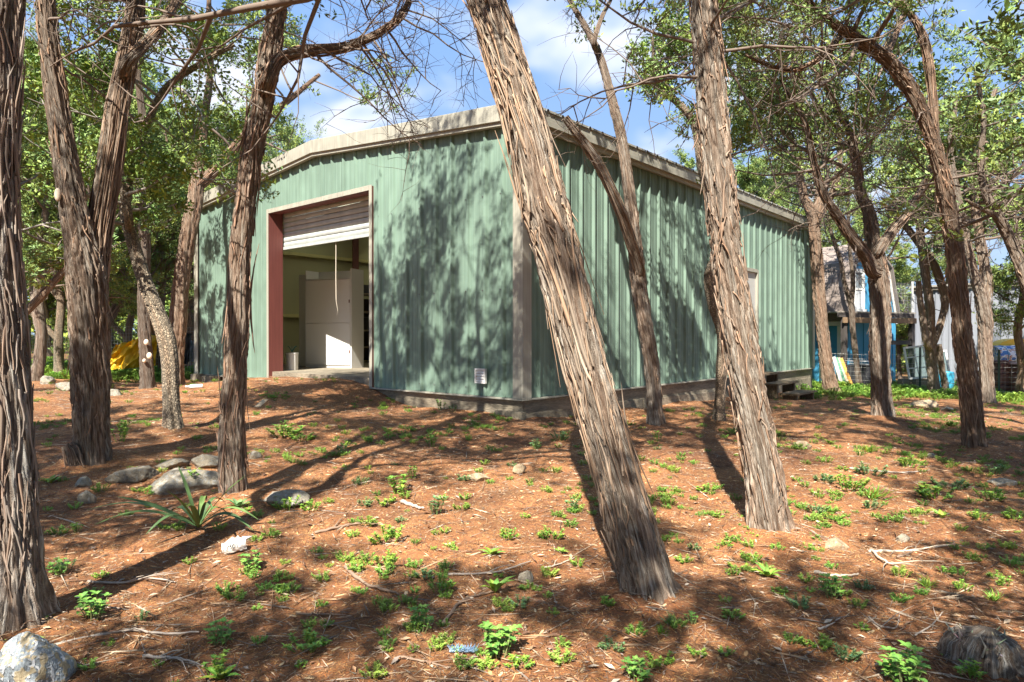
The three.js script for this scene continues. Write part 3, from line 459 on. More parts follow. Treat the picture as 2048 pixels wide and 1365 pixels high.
const TREES = [
  { name: 'leaning_cedar', girth: 0.86, minY: 3.6, seed: 1, bark: 'barkTan', label: 'leaning pale cedar trunk with shredding bark, in front of the shed corner', sides: 120, step: 0.016, shreds: 620, flare: 0.32, twist: -0.25, tone: [0.52, 0.42, 0.32],
    stems: [{ pts: [[1303, 1190, 104], [1272, 1090, 102], [1218, 900, 95], [1168, 730, 93], [1112, 500, 93], [1085, 400, 95], [1040, 220, 88], [1000, 90, 80], [962, -30, 74], [925, -160, 66]], dd: 0.25, ext: 3.6, shredTo: 0.62 }],
    crown: [[0, 0.6, 1, 17, 2.0, 0.25]], kids: 6, leaves: 4, bare: 0.25, leafScale: 0.72 },
  { name: 'fluted_cedar', minY: 3.4, seed: 2, bark: 'barkTan', label: 'brown cedar with a cleft fluted foot, standing before the shed side wall', sides: 110, step: 0.017, shreds: 560, flare: 0.25, tone: [0.44, 0.34, 0.26],
    stems: [{ pts: [[1545, 1068, 86], [1518, 900, 82], [1492, 760, 80], [1470, 620, 74], [1450, 480, 72], [1436, 350, 70], [1426, 250, 68], [1418, 130, 64], [1406, 0, 60], [1396, -140, 54]], dd: 0.1, ext: 3.4, shredTo: 0.7 }],
    crown: [[0, 0.56, 1, 16, 2.0, 0.3]], dead: [[0, 0.48, 0.62, 11, 0.9, [0.1, 0.1, 0.2]]], kids: 6, leaves: 4, bare: 0.25, leafScale: 0.72 },
  { name: 'forked_cedar', girth: 0.7, minY: 5.0, seed: 3, bark: 'barkBrown', label: 'slim dark cedar with a sawn-off leaning limb, close to the shed side wall', sides: 64, step: 0.02, shreds: 110, flare: 0.3,
    stems: [{ pts: [[1312, 855, 38], [1302, 720, 39], [1278, 570, 40], [1263, 430, 33], [1247, 300, 27], [1226, 210, 25], [1197, 110, 20], [1178, 70, 17], [1138, 0, 14], [1100, -80, 12]], dd: 0.3, ext: 2.6 },
      { pts: [[1280, 545, 24], [1264, 490, 27], [1240, 420, 27], [1188, 315, 23], [1130, 236, 18]], dd: -0.5, name: 'sawn_limb', shreds: 0.5 }, { pts: [[1188, 88, 16], [1202, 40, 12], [1222, 0, 9], [1240, -50, 7]], dd: 0.2, shreds: 0, ext: 1 }],
    crown: [[0, 0.68, 1, 15, 1.7, 0.3], [2, 0.3, 1, 10, 1.6, 0.3]], dead: [[0, 0.52, 0.66, 4, 0.35]], kids: 5, leaves: 3, bare: 0.2, leafScale: 0.9 },
  { name: 'small_oak', seed: 4, bark: 'oak', label: 'thin crooked oak stem behind the fluted cedar, by the shed side wall', leaf: 'oak', sides: 32, step: 0.03, flare: 0.4,
    stems: [{ pts: [[1438, 845, 25], [1442, 744, 23], [1444, 667, 23], [1425, 606, 24], [1418, 549, 23], [1432, 513, 22], [1425, 430, 21], [1402, 335, 20], [1386, 245, 19], [1350, 202, 17], [1320, 180, 14], [1308, 140, 11], [1305, 60, 3]], dd: -0.2 }],
    crown: [[0, 0.8, 1, 9, 0.55, 0.2], [0, 0.52, 0.62, 3, 0.7, -0.2]], kids: 4, leaves: 3, bare: 0.15 },
  { name: 'straight_cedar', keep: (q) => q.y < 3.75 + 0.45 * Math.max(0, -q.z - 4.8), minY: 3.5, seed: 5, bark: 'barkBrown', label: 'straight brown cedar left of the open shed door, with a long dead-twigged limb', sides: 90, step: 0.016, shreds: 420, flare: 0.2, tone: [0.4, 0.29, 0.22],
    stems: [{ pts: [[466, 995, 54], [462, 900, 56], [466, 780, 52], [476, 650, 48], [482, 500, 48], [502, 330, 46], [522, 220, 48], [537, 140, 46], [552, 40, 42], [560, -60, 38], [566, -160, 34]], dd: 0.2, ext: 2.8, shredTo: 0.75 },
      { pts: [[535, 165, 30], [560, 120, 26], [610, 104, 22], [690, 96, 18], [750, 74, 15], [800, 38, 11], [828, -20, 8]], dd: 0.5, shreds: 0.25 }],
    crown: [[0, 0.66, 1, 17, 1.9, 0.2]], dead: [[1, 0.4, 1, 14, 0.8, [0.8, -0.7, 0.2]], [0, 0.6, 0.75, 8, 0.9]], kids: 6, leaves: 4, bare: 0.25, leafScale: 0.72 },
  { name: 'twin_cedar', girth: 0.68, seed: 6, bark: 'barkBrown', label: 'stout twin-stemmed cedar with a pale sawn knot, behind the flat boulders', sides: 110, step: 0.018, shreds: 420, flare: 0.3, tone: [0.42, 0.32, 0.24],
    stems: [{ pts: [[180, 930, 84], [182, 800, 84], [178, 680, 92], [172, 560, 96], [160, 480, 74], [146, 400, 62], [130, 300, 56], [112, 180, 50], [100, 80, 46], [92, -40, 42], [84, -160, 36]], ext: 2.4, dd: -0.2, shredTo: 0.8 },
      { pts: [[186, 560, 70], [196, 470, 62], [216, 350, 58], [236, 220, 53], [256, 120, 47], [270, 40, 44], [276, -60, 38], [280, -160, 32]], ext: 2.4, dd: 0.4, shreds: 0.7 },
      { pts: [[256, 128, 30], [300, 82, 26], [340, 30, 22], [372, -30, 19], [410, -110, 15]], dd: 0.6, shreds: 0.25, ext: 1.0 },
      { pts: [[150, 938, 40], [142, 905, 36], [134, 890, 30]], d: -0.15, name: 'root_stub', shreds: 0.1, relief: 0.6 }],
    crown: [[0, 0.62, 1, 10, 1.7, 0.15], [1, 0.6, 1, 9, 1.7, 0.15], [2, 0.4, 1, 5, 1.2, 0.15]], dead: [[0, 0.5, 0.7, 6, 1.1], [1, 0.4, 0.6, 7, 1.1]], kids: 6, leaves: 4, bare: 0.3, leafScale: 0.72 },
  { name: 'grey_cedar', keep: (q) => q.y < 3.0 + 0.5 * Math.max(0, -q.z - 2.6), girth: 0.68, seed: 7, bark: 'barkGrey', label: 'grey-barked cedar with a flared foot beside the lichen boulder', sides: 120, step: 0.018, shreds: 600, flare: 0.55, tone: [0.4, 0.34, 0.29],
    stems: [{ pts: [[22, 1262, 120], [24, 1150, 112], [20, 1000, 108], [12, 800, 106], [4, 600, 98], [-4, 400, 90], [0, 200, 76], [2, 40, 68], [-4, -100, 62]], ext: 3.2, shredTo: 0.65 },
      { pts: [[14, 330, 40], [26, 200, 36], [34, 60, 33], [40, -80, 30]], d: 0.25, dd: 0.3, ext: 2.2, shreds: 0.4 }],
    crown: [[0, 0.6, 1, 11, 1.8, 0.25], [1, 0.5, 1, 6, 1.4, 0.25]], kids: 6, leaves: 4, bare: 0.25, leafScale: 0.72 },
  { name: 'crooked_oak', seed: 8, bark: 'oak', label: 'crooked oak with checked bark between the twin cedar and the straight cedar', leaf: 'oak', sides: 64, step: 0.02, flare: 0.35,
    stems: [{ pts: [[347, 862, 40], [341, 790, 38], [338, 720, 41], [330, 672, 43], [312, 620, 38], [288, 556, 34], [268, 490, 30], [252, 420, 26], [262, 340, 22], [300, 240, 18], [330, 180, 16], [400, 130, 14], [470, 90, 10]], dd: 0.5 },
      { pts: [[256, 430, 20], [240, 330, 17], [246, 240, 13], [230, 150, 9]], dd: 0.2 }],
    crown: [[0, 0.55, 1, 14, 1.0, 0.1], [1, 0.25, 1, 8, 0.9, 0.1]], kids: 4, leaves: 4, tint: [1.05, 1.05, 0.9] },
  { name: 'spotted_cedar', seed: 9, bark: 'barkDark', label: 'thin dark cedar with pale cut spots, in front of the yellow tarp', sides: 40, step: 0.03, flare: 0.3, shreds: 40,
    stems: [{ pts: [[296, 782, 28], [291, 700, 28], [286, 600, 27], [290, 480, 25], [280, 380, 22], [286, 260, 18], [276, 120, 14], [282, 0, 11]], ext: 1.5 }], crown: [[0, 0.5, 1, 12, 1.5, 0.1]], kids: 4, leaves: 4 },
  { name: 'limbed_cedar', girth: 0.7, seed: 10, bark: 'barkRed', label: 'reddish cedar forking beside the far edge of the shed front wall', sides: 56, step: 0.03, flare: 0.3, shreds: 90, tone: [0.42, 0.27, 0.19],
    stems: [{ pts: [[346, 775, 42], [352, 690, 42], [360, 600, 42], [374, 490, 40], [392, 400, 40], [396, 345, 32], [404, 290, 24], [412, 220, 20], [422, 140, 17], [418, 40, 13], [424, -60, 10]], ext: 1.2 },
      { pts: [[392, 378, 34], [430, 342, 28], [468, 298, 24], [500, 262, 20], [560, 215, 15], [640, 150, 9]], dd: 0.4, shreds: 0.5 }],
    crown: [[0, 0.55, 1, 14, 1.5, 0.1], [1, 0.4, 1, 9, 1.2, 0.2]], kids: 4, leaves: 4 },
  { name: 'corner_cedar', girth: 0.7, minY: 4.6, seed: 12, bark: 'barkRed', label: 'cedar standing at the far end of the shed side wall', sides: 48, step: 0.035, flare: 0.35, shreds: 80,
    stems: [{ pts: [[1664, 788, 38], [1654, 729, 34], [1646, 656, 31], [1638, 583, 31], [1631, 491, 32], [1624, 429, 30], [1608, 398, 22], [1597, 343, 20], [1579, 278, 17], [1556, 232, 14], [1520, 180, 11], [1490, 110, 8]] },
      { pts: [[1628, 440, 26], [1640, 380, 20], [1629, 337, 18], [1614, 284, 15], [1598, 252, 12], [1570, 170, 8]], dd: 0.5 }, { pts: [[1630, 450, 16], [1668, 380, 13], [1680, 300, 10], [1672, 200, 7]], dd: -0.5 }],
    crown: [[0, 0.58, 1, 10, 1.9, 0.1], [1, 0.3, 1, 7, 1.7, 0.1], [2, 0.3, 1, 6, 1.6, 0.1]], dead: [[0, 0.4, 0.7, 5, 1.2], [2, 0.1, 0.6, 4, 1.0]], kids: 5, leaves: 3, bare: 0.35, leafScale: 1.1 },
  { name: 'wide_cedar', girth: 0.7, minY: 3.7, seed: 13, bark: 'barkBrown', label: 'thick cedar dividing into three limbs, in front of the blue barn', sides: 80, step: 0.025, flare: 0.2, shreds: 420, tone: [0.42, 0.32, 0.25],
    stems: [{ pts: [[1766, 838, 50], [1762, 760, 47], [1760, 690, 52], [1762, 640, 50], [1756, 540, 46], [1744, 470, 36], [1735, 420, 30], [1724, 398, 26], [1714, 337, 23], [1702, 278, 21], [1690, 249, 17], [1660, 195, 13], [1625, 135, 9]], dd: 0.3 },
      { pts: [[1744, 540, 38], [1730, 512, 33], [1701, 473, 28], [1671, 429, 24], [1650, 396, 20], [1628, 330, 16], [1610, 250, 12], [1560, 160, 8]], dd: -0.6, shreds: 0.3 }, { pts: [[1758, 500, 28], [1785, 462, 22], [1814, 429, 19], [1834, 395, 16], [1850, 360, 13], [1880, 300, 9]], dd: 0.6, shreds: 0.3 }],
    crown: [[0, 0.6, 1, 16, 1.7, 0.35], [1, 0.6, 1, 12, 1.6, 0.35], [2, 0.55, 1, 7, 1.3, 0.3]], dead: [[1, 0.3, 0.8, 8, 0.9], [2, 0.3, 1, 7, 0.8], [0, 0.5, 0.8, 5, 0.9]], kids: 5, leaves: 3, bare: 0.25 },
  { name: 'arching_cedar', girth: 0.64, minY: 4.1, seed: 14, bark: 'barkRed', label: 'tall cedar with a red stripped limb arching over the yard', sides: 90, step: 0.018, flare: 0.2, shreds: 480, tone: [0.46, 0.33, 0.24],
    stems: [{ pts: [[1952, 900, 56], [1940, 780, 54], [1926, 680, 50], [1916, 580, 46], [1906, 480, 44], [1892, 400, 42], [1878, 330, 38], [1862, 275, 36], [1836, 212, 38], [1800, 152, 40], [1758, 110, 37], [1708, 78, 30], [1660, 44, 22], [1610, 0, 17], [1560, -60, 12]], dd: -0.3, shredTo: 0.85 },
      { pts: [[1872, 320, 26], [1868, 250, 24], [1860, 160, 22], [1846, 84, 20], [1820, 32, 19], [1780, -6, 17], [1730, -60, 14]], dd: 0.2, ext: 1.4, shreds: 0.4, name: 'stripped_limb', label: 'bare red-brown limb with its bark stripped away' },
      { pts: [[1690, 66, 20], [1650, 108, 16], [1600, 138, 13], [1540, 134, 11], [1490, 110, 8]], dd: -0.3, shreds: 0.1 }, { pts: [[1770, 118, 22], [1790, 70, 17], [1812, 20, 14], [1830, -60, 11]], dd: 0.3, shreds: 0.1, ext: 1.2 }],
    crown: [[0, 0.74, 1, 10, 1.5, 0.35], [1, 0.5, 1, 9, 1.5, 0.3], [2, 0.4, 1, 6, 0.9, 0.2], [3, 0.4, 1, 6, 1.3, 0.3]], dead: [[0, 0.5, 0.95, 12, 0.9], [2, 0.2, 1, 6, 0.7]], kids: 6, leaves: 4, bare: 0.3, leafScale: 0.72 },
  { name: 'clustered_cedar', minY: 3.9, seed: 15, bark: 'barkBrown', label: 'cedar clump of three crossing stems beside the grey metal barn', sides: 44, step: 0.035, flare: 0.3, shreds: 90,
    stems: [{ pts: [[1872, 792, 24], [1866, 740, 24], [1861, 678, 25], [1860, 620, 19], [1850, 545, 18], [1842, 480, 17], [1838, 400, 17], [1834, 300, 13], [1850, 200, 9]] },
      { pts: [[1856, 690, 15], [1848, 650, 14], [1840, 600, 13], [1837, 562, 12]], d: -0.2, name: 'dead_stub' }, { pts: [[1866, 690, 15], [1884, 640, 14], [1890, 605, 14], [1880, 560, 17], [1862, 520, 16], [1840, 490, 15], [1800, 440, 13], [1768, 410, 10]], dd: 0.5 }, { pts: [[1890, 786, 14], [1884, 730, 13], [1878, 690, 12]], d: 0.2, dd: -0.2 }],
    crown: [[0, 0.55, 1, 12, 1.6, 0.1], [2, 0.6, 1, 6, 1.2, 0.1]], dead: [[2, 0.3, 1, 5, 0.9]], kids: 4, leaves: 4, leafScale: 1.2 },
  { name: 'twin_stem_cedar', girth: 0.7, minY: 3.5, seed: 16, bark: 'barkBrown', label: 'slender cedar splitting in two right behind the arching cedar', sides: 48, step: 0.03, flare: 0.3, shreds: 80,
    stems: [{ pts: [[1976, 808, 34], [1972, 720, 34], [1970, 640, 34], [1962, 590, 30], [1946, 540, 24], [1932, 480, 22], [1916, 400, 19], [1900, 310, 15], [1910, 200, 10]] }, { pts: [[1968, 610, 26], [1972, 560, 24], [1963, 500, 22], [1951, 430, 20], [1945, 380, 17], [1960, 280, 13], [1990, 180, 9]], dd: 0.5 }],
    crown: [[0, 0.55, 1, 11, 1.5, 0.1], [1, 0.4, 1, 10, 1.5, 0.1]], dead: [[1, 0.2, 0.8, 7, 1.0]], kids: 4, leaves: 4, leafScale: 1.15 },
  { name: 'sapling', minY: 4.2, seed: 18, bark: 'barkDark', label: 'thin forked sapling in front of the blue barn gable', sides: 20, step: 0.05, flare: 0.3,
    stems: [{ pts: [[1720, 776, 15], [1713, 720, 14], [1705, 650, 14], [1703, 612, 13], [1690, 570, 11], [1681, 520, 10], [1667, 480, 9], [1652, 430, 7], [1640, 360, 5]] }, { pts: [[1703, 615, 11], [1706, 560, 10], [1700, 500, 9], [1696, 400, 7], [1700, 320, 5]] }], crown: [[0, 0.8, 1, 5, 0.9], [1, 0.75, 1, 5, 0.9]], kids: 4, leaves: 3 },
  { name: 'edge_cedar', girth: 0.66, minY: 3.4, seed: 19, bark: 'barkBrown', label: 'slanting cedar before the grey barn, its foot beside the tile stack', sides: 40, step: 0.03, flare: 0.3, shreds: 50,
    stems: [{ pts: [[2120, 860, 34], [2096, 740, 33], [2074, 640, 32], [2046, 550, 31], [2020, 480, 30], [1992, 425, 26], [1972, 388, 22], [1960, 330, 18], [1966, 240, 13], [1950, 140, 9]] }, { pts: [[2010, 462, 18], [1985, 430, 15], [1962, 418, 12], [1930, 400, 8]], dd: -0.3, shreds: 0 }],
    crown: [[0, 0.55, 1, 12, 1.4, 0.1]], dead: [[0, 0.45, 0.8, 10, 0.9]], kids: 4, leaves: 4 },
];
for (const o of TREES) tracedTree(o);
{ // pale sawn knots on two cedars
  const wood = std(0.72, 0.6, 0.47, 0.8);
  const t6 = scene.getObjectByName('twin_cedar'), k = P(116, 390, -t6.position.z - 0.2).sub(t6.position), g = new THREE.SphereGeometry(1, 20, 14).scale(0.026, 0.052, 0.02).rotateY(-0.25).translate(k.x, k.y, k.z); part('sawn_knot', g, wood, t6);
  const t9 = scene.getObjectByName('spotted_cedar'); for (const [x, y, s] of [[292, 685, 0.05], [298, 712, 0.055], [288, 722, 0.035]]) { const q = P(x, y, -t9.position.z - 0.13).sub(t9.position); part('sawn_knot', new THREE.SphereGeometry(1, 14, 10).scale(s * 0.8, s, 0.03).translate(q.x, q.y, q.z), wood, t9); }
  const t3 = scene.getObjectByName('forked_cedar');
}
const FEET = TREES.map((o) => { const p = scene.getObjectByName(o.name).position, w = o.stems[0].pts[0][2] / F * -p.z / 2; return [p.x, p.z, w]; });
const mound = (x, z) => { let y = 0; for (const [a, b, w] of FEET) { const q = Math.hypot(x - a, z - b) / (w * 2.1); if (q < 3) y += 0.05 * Math.exp(-q * q) * (1 + 0.5 * noise(x * 9, z * 9, 2)); } return y; };
// ------------------------------------------------------------------ ground
{
  const needles = (ctx, S) => {
    const r = mul(77); ctx.fillStyle = 'rgb(104,70,50)'; ctx.fillRect(0, 0, S, S);
    const put = (f, x, y) => { for (const ox of [-S, 0, S]) for (const oy of [-S, 0, S]) if (x + ox > -90 && x + ox < S + 90 && y + oy > -90 && y + oy < S + 90) { ctx.save(); ctx.translate(x + ox, y + oy); f(); ctx.restore(); } };
    for (let n = 0; n < 1500; n++) { const x = r() * S, y = r() * S, q = 10 + r() * 42, k = r(), a = 0.05 + r() * 0.12; put(() => { ctx.fillStyle = `rgba(${k < 0.5 ? '62,40,28' : '150,104,72'},${a})`; ctx.beginPath(); ctx.ellipse(0, 0, q, q * 0.6, k * 9, 0, 7); ctx.fill(); }, x, y); }
    const tone = ['62,40,26', '92,60,38', '128,86,52', '156,108,66', '184,134,86', '204,162,114', '88,52,32', '146,88,50', '166,102,58', '214,186,150', '120,98,74'];
    for (let n = 0; n < 52000; n++) {
      const x = r() * S, y = r() * S, L = 5 + r() * r() * 34, a = r() * Math.PI * 2, w = 0.8 + r() * r() * 2.6, c = tone[Math.floor(r() * tone.length)], bend = (r() - 0.5) * L * 0.5, al = 0.45 + r() * 0.5;
      put(() => { ctx.rotate(a); ctx.strokeStyle = `rgba(${c},${al})`; ctx.lineWidth = w; ctx.lineCap = 'round'; ctx.beginPath(); ctx.moveTo(-L / 2, 0); ctx.quadraticCurveTo(0, bend, L / 2, 0); ctx.stroke(); }, x, y);
    }
    for (let n = 0; n < 500; n++) { const x = r() * S, y = r() * S, q = 3 + r() * 8, a = r() * 7, c = ['186,150,116', '146,104,74', '110,74,52', '200,180,156'][Math.floor(r() * 4)]; put(() => { ctx.rotate(a); ctx.fillStyle = `rgba(${c},0.85)`; ctx.beginPath(); ctx.ellipse(0, 0, q * 1.6, q * 0.55, 0, 0, 7); ctx.fill(); }, x, y); }
  };
  const map = canvasTex(1536, 1536, needles), bumpT = canvasTex(1536, 1536, needles, false);
  M.ground = new THREE.MeshStandardMaterial({ map, bumpMap: bumpT, bumpScale: 0.012, roughness: 0.97, vertexColors: true });
  const N = 430, K = 420, pos = new Float32Array(N * K * 3), uv = new Float32Array(N * K * 2), col = new Float32Array(N * K * 3), idx = [];
  const sx = (i) => { const u = (i / (N - 1)) * 2 - 1; return 6.0 * Math.sinh(u * 4.2) * 0.75; };
  const sd = (j) => { const u = (j / (K - 1)) * 2 - 0.93; return 5.0 + 4.2 * Math.sinh((u - 0.07) * 4.4); };
  for (let j = 0; j < K; j++) for (let i = 0; i < N; i++) {
    const x = sx(i), z = -sd(j), k = j * N + i; pos.set([x, gh(x, z) + mound(x, z), z], k * 3);
    const wx = 0.12 * noise(x * 0.6, z * 0.6, 8), wz = 0.12 * noise(x * 0.6, z * 0.6, 18); uv.set([(x + wx) / 1.9, (z + wz) / 1.9], k * 2);
    const big = fbm(x * 0.35, z * 0.35, 4, 3), fine = fbm(x * 1.9, z * 1.9, 6, 3), dry = smooth(-0.1, 0.45, fbm(x * 0.8 + 9, z * 0.8, 14, 3));
    let c = [1.6, 1.52, 1.2]; const worn = smooth(0.15, 0.5, fbm(x * 0.5 + 40, z * 0.5, 3, 3)); c = c.map((q, n) => q * lerp(1, [0.72, 0.68, 0.7][n], worn) * (1 + 0.36 * big + 0.5 * fine) * lerp(1, [1.1, 1.16, 1.2][n], dry));
    const grass = smooth(13.5, 17, -z) * smooth(5, 8, x) + smooth(14, 18, -z) * smooth(-6, -8, x); c = [lerp(c[0], 0.55, 0.6 * Math.min(1, grass)), lerp(c[1], 0.75, 0.6 * Math.min(1, grass)), lerp(c[2], 0.4, 0.6 * Math.min(1, grass))];
    col.set(c, k * 3);
  }
  for (let j = 0; j < K - 1; j++) for (let i = 0; i < N - 1; i++) { const a = j * N + i; idx.push(a, a + 1, a + N, a + 1, a + N + 1, a + N); }
  const g = new THREE.BufferGeometry(); g.setAttribute('position', new THREE.BufferAttribute(pos, 3)); g.setAttribute('uv', new THREE.BufferAttribute(uv, 2)); g.setAttribute('color', new THREE.BufferAttribute(col, 3)); g.setIndex(idx); g.computeVertexNormals();
  struct('ground', g, M.ground);
}

console.log('traced trees', TREES.map((o) => o.count).join(' '));

// trees of the wood around: a few kinds, copied
function woodTree(name, label, seed, kind, h, spread, o = {}) {
  const rnd = mul(seed), t = thing(name, label, 'tree', [0, 0, 0], 0, o.group); const r0 = 0.035 + h * 0.011;
  const stems = o.stems ?? 2, rings = [], G = { twigs: new Acc(), spots: [], levels: 2, kids: o.kids ?? 5, leaves: o.leaves ?? 4, up: 0.1, leafy: 1, coarse: true, leafScale: o.leafScale ?? 0.84 };
  const main = [], lean = (rnd() - 0.5) * 0.25; let x = 0, z = 0;
  for (let k = 0; k <= 7; k++) { main.push({ p: v3(x, -0.1 + h * 0.92 * k / 7, z), r: r0 * (1 - 0.8 * k / 7) }); x += lean * h / 7 + (rnd() - 0.5) * 0.25; z += (rnd() - 0.5) * 0.35; }
  const g0 = trunkGeo(main, { sides: 18, step: 0.12, kind, seed, flare: 0.35 }); part('trunk', g0.geo, kind === 'oak' ? M.oak : M[o.bark ?? 'barkBrown'], t); rings.push(g0.rings);
  for (let s = 0; s < stems; s++) {
    const i = 1 + Math.floor(rnd() * 3), a = rnd() * 6.283, pts = [{ p: main[i].p.clone(), r: main[i].r * 0.75 }]; let q = main[i].p.clone(), d = v3(Math.cos(a), 0.9, Math.sin(a)).normalize();
    for (let k = 1; k <= 5; k++) { d.add(v3((rnd() - 0.5) * 0.5, 0.18, (rnd() - 0.5) * 0.5)).normalize(); q = q.clone().addScaledVector(d, h * 0.13); pts.push({ p: q, r: main[i].r * 0.75 * (1 - 0.16 * k) }); }
    const g = trunkGeo(pts, { sides: 12, step: 0.14, kind, seed: seed + s, flare: 0 }); part('limb', g.geo, kind === 'oak' ? M.oak : M[o.bark ?? 'barkBrown'], t); rings.push(g.rings);
  }
  for (const R of rings) { const n = R === rings[0] ? o.n ?? 22 : 10; for (let k = 0; k < n; k++) { const f = R === rings[0] ? lerp(o.low ?? 0.35, 1, (k + rnd()) / n) : lerp(0.3, 1, (k + rnd()) / n), q = R[Math.floor(f * (R.length - 1))], th = rnd() * 6.283; grow(G, q.c.clone(), v3(Math.cos(th), 0.2 + rnd() * 0.4, Math.sin(th)), spread * (0.45 + 0.6 * rnd()) * (1.15 - 0.55 * f), Math.min(q.r * 0.6, 0.03), 0, rnd); } }
  part('branches', G.twigs.geo(), kind === 'oak' ? M.twigGrey : M.twig, t, true); { const m = crownMesh(G.spots, kind, seed, o.tint, kind === 'oak' ? M.oakWood : M.juniperWood); m.name = 'crown'; m.userData.kind = 'stuff'; t.add(m); } t.count = G.spots.length; return t;
}
const woodKinds = [
  ['wood_cedar', 31, 'juniper', 7.5, 2.0, { n: 26, leaves: 9 }], ['wood_oak', 32, 'oak', 8.0, 2.4, { n: 26, stems: 3, leaves: 8, tint: [1.15, 1.08, 0.95] }], ['bare_cedar', 33, 'juniper', 6.5, 1.8, { n: 22, leaves: 4, bark: 'barkRed', low: 0.25 }], ['broad_oak', 34, 'oak', 9.0, 2.7, { n: 26, stems: 4, leaves: 8, tint: [1.2, 1.1, 0.9] }], ['canopy_cedar', 36, 'juniper', 7.5, 2.6, { n: 26, leaves: 3, low: 0.5, stems: 2, kids: 6, leafScale: 0.9, bark: 'barkBrown' }], ['bushy_cedar', 35, 'juniper', 6.0, 1.7, { n: 28, leaves: 9, low: 0.12, stems: 1, tint: [1.2, 1.12, 0.9] }],
];
// [kind, pixel x, distance, scale, turn]
const woodSpots = [
  [0, 70, 12.5, 0.85, 0.4], [1, 118, 14.5, 0.8, 1.2], [2, 186, 14.5, 0.95, 2.2], [1, 20, 17, 1, 0.2], [3, 170, 19, 0.95, 2.5], [5, 100, 22, 1.1, 1], [2, 262, 21.5, 1.1, 5], [0, 330, 21, 1.1, 4.2], [3, 400, 23, 1, 1.1], [5, 215, 26, 1.2, 2], [1, 300, 27, 1.1, 0.5], [0, -60, 15, 1.1, 3], [3, -140, 20, 1, 4], [2, -30, 10, 1, 1.5], [2, 196, 17.5, 1.05, 0.7], [2, 320, 16.5, 1.0, 3.9], [2, 150, 23, 1.2, 2.2], [2, 372, 19, 1.1, 1.4],
  [1, 470, 25, 1.05, 3.3], [3, 560, 25.5, 1.0, 0.9], [0, 640, 27, 1.05, 2.0], [1, 715, 27, 0.92, 5.1], [5, 790, 29, 1.0, 4.4], [5, 1285, 27, 1.12, 0.3], [5, 1352, 25, 1.05, 1.9], [0, 1440, 26, 1.05, 3.7],
  [0, 1500, 21, 0.95, 0.6], [2, 1560, 23, 1.1, 2.9], [1, 1610, 27, 0.95, 1.0], [2, 1700, 24, 1.15, 4.8], [5, 1800, 27, 0.86, 0.2], [5, 1760, 29, 0.8, 1.7], [2, 1900, 25, 1.1, 5.5], [5, 1960, 30, 0.85, 2.6], [2, 2060, 26, 1.0, 3.3], [5, 2090, 30, 0.9, 2], [2, 2040, 15, 0.95, 4.0], [0, 2230, 13, 1, 1], [1, 2330, 20, 1, 0.4],
];
const woodLabels = ['slender brown cedar in the wood around the shed', 'live oak with open leafy crown in the wood around the shed', 'reddish thin-leaved cedar in the wood around the shed', 'broad-crowned live oak in the wood around the shed', 'high-crowned cedar in the wood around the shed', 'bushy low-branched green cedar in the wood around the shed'];
const protos = {};
function placeWood(kind, pos, s, turn, label, group) {
  let t; if (!protos[kind]) { const [n, seed, k, h, sp, o] = woodKinds[kind]; t = protos[kind] = woodTree(n, label, seed, k, h, sp, o); }
  else { t = protos[kind].clone(); t.name = numbered(woodKinds[kind][0]); scene.add(t); }
  t.userData = { label, category: 'tree', group, kind: 'thing' }; t.position.copy(pos); t.scale.setScalar(s); t.rotation.y = turn; return t;
}
for (const [k, px, d, s, turn] of woodSpots) { const x = (px - CX) / F * d; const where = px < 420 ? 'in the wood around the yellow tarp' : px < 1000 ? 'rising behind the shed gable' : px < 1480 ? 'behind the shed side roof' : 'around the blue and grey barns'; placeWood(k, v3(x, gh(x, -d), -d), s, turn, woodLabels[k].replace('in the wood around the shed', where), 'trees ' + where); }
console.log('wood trees', Object.values(protos).map((t) => t.count).join(' '));
// trees behind and beside the viewer: their shade falls on the ground in view
for (const [k, x, d, s, turn] of [[2, -4.4, -1.5, 0.95, 0.3], [4, 2.6, -2.4, 0.95, 1.3], [2, 0.4, -4.6, 1.05, 2.0], [4, 5.4, -0.8, 0.95, 4.1], [2, -5.8, 2.2, 1.0, 0.8], [2, -1.6, -4.4, 1.0, 5.0], [4, 7.4, 2.4, 0.95, 2.7], [4, -6.8, -1.4, 0.95, 3.0], [2, 9.5, 6.5, 1.0, 1.0], [2, -2.4, -1.5, 0.9, 3.5], [2, 0.9, -2.7, 0.95, 4.4], [4, 3.5, 2.7, 0.9, 0.9], [4, 3.7, -0.2, 0.9, 2.4], [4, -5.2, 1.2, 0.85, 5.6], [4, 4.6, -4.4, 1.0, 0.2]])
  placeWood(k, v3(x, gh(x, -d), -d), s, turn, ['slender brown cedar', 'open-crowned live oak', 'reddish thin-leaved cedar', 'broad-crowned live oak', 'high-crowned open cedar'][k] + ' on the near side of the clearing, facing the shed', 'trees on the near side of the clearing');
{ // the far wood, one mass of leaves beyond the buildings
  const r = mul(91), spots = []; for (let n = 0; n < 9000; n++) { const a = (r() - 0.5) * 2.5, d = 33 + r() * 14, x = Math.tan(a * 0.55) * d, h = 5.5 * (0.45 + 0.55 * (0.5 + 0.5 * noise(x * 0.22, 3, d * 0.1))); spots.push({ p: v3(x, gh(x, -d) + h * (1 - Math.pow(r(), 1.4)), -d), s: 6 }); }
  const m = crownMesh(spots, 'oak', 92, [1.1, 1.05, 0.85], M.farLeaf); m.name = 'far_wood'; m.userData = { kind: 'stuff', label: 'leafy edge of the wood beyond the yard and sheds', category: 'woodland' }; scene.add(m);
}
console.log('trees done');

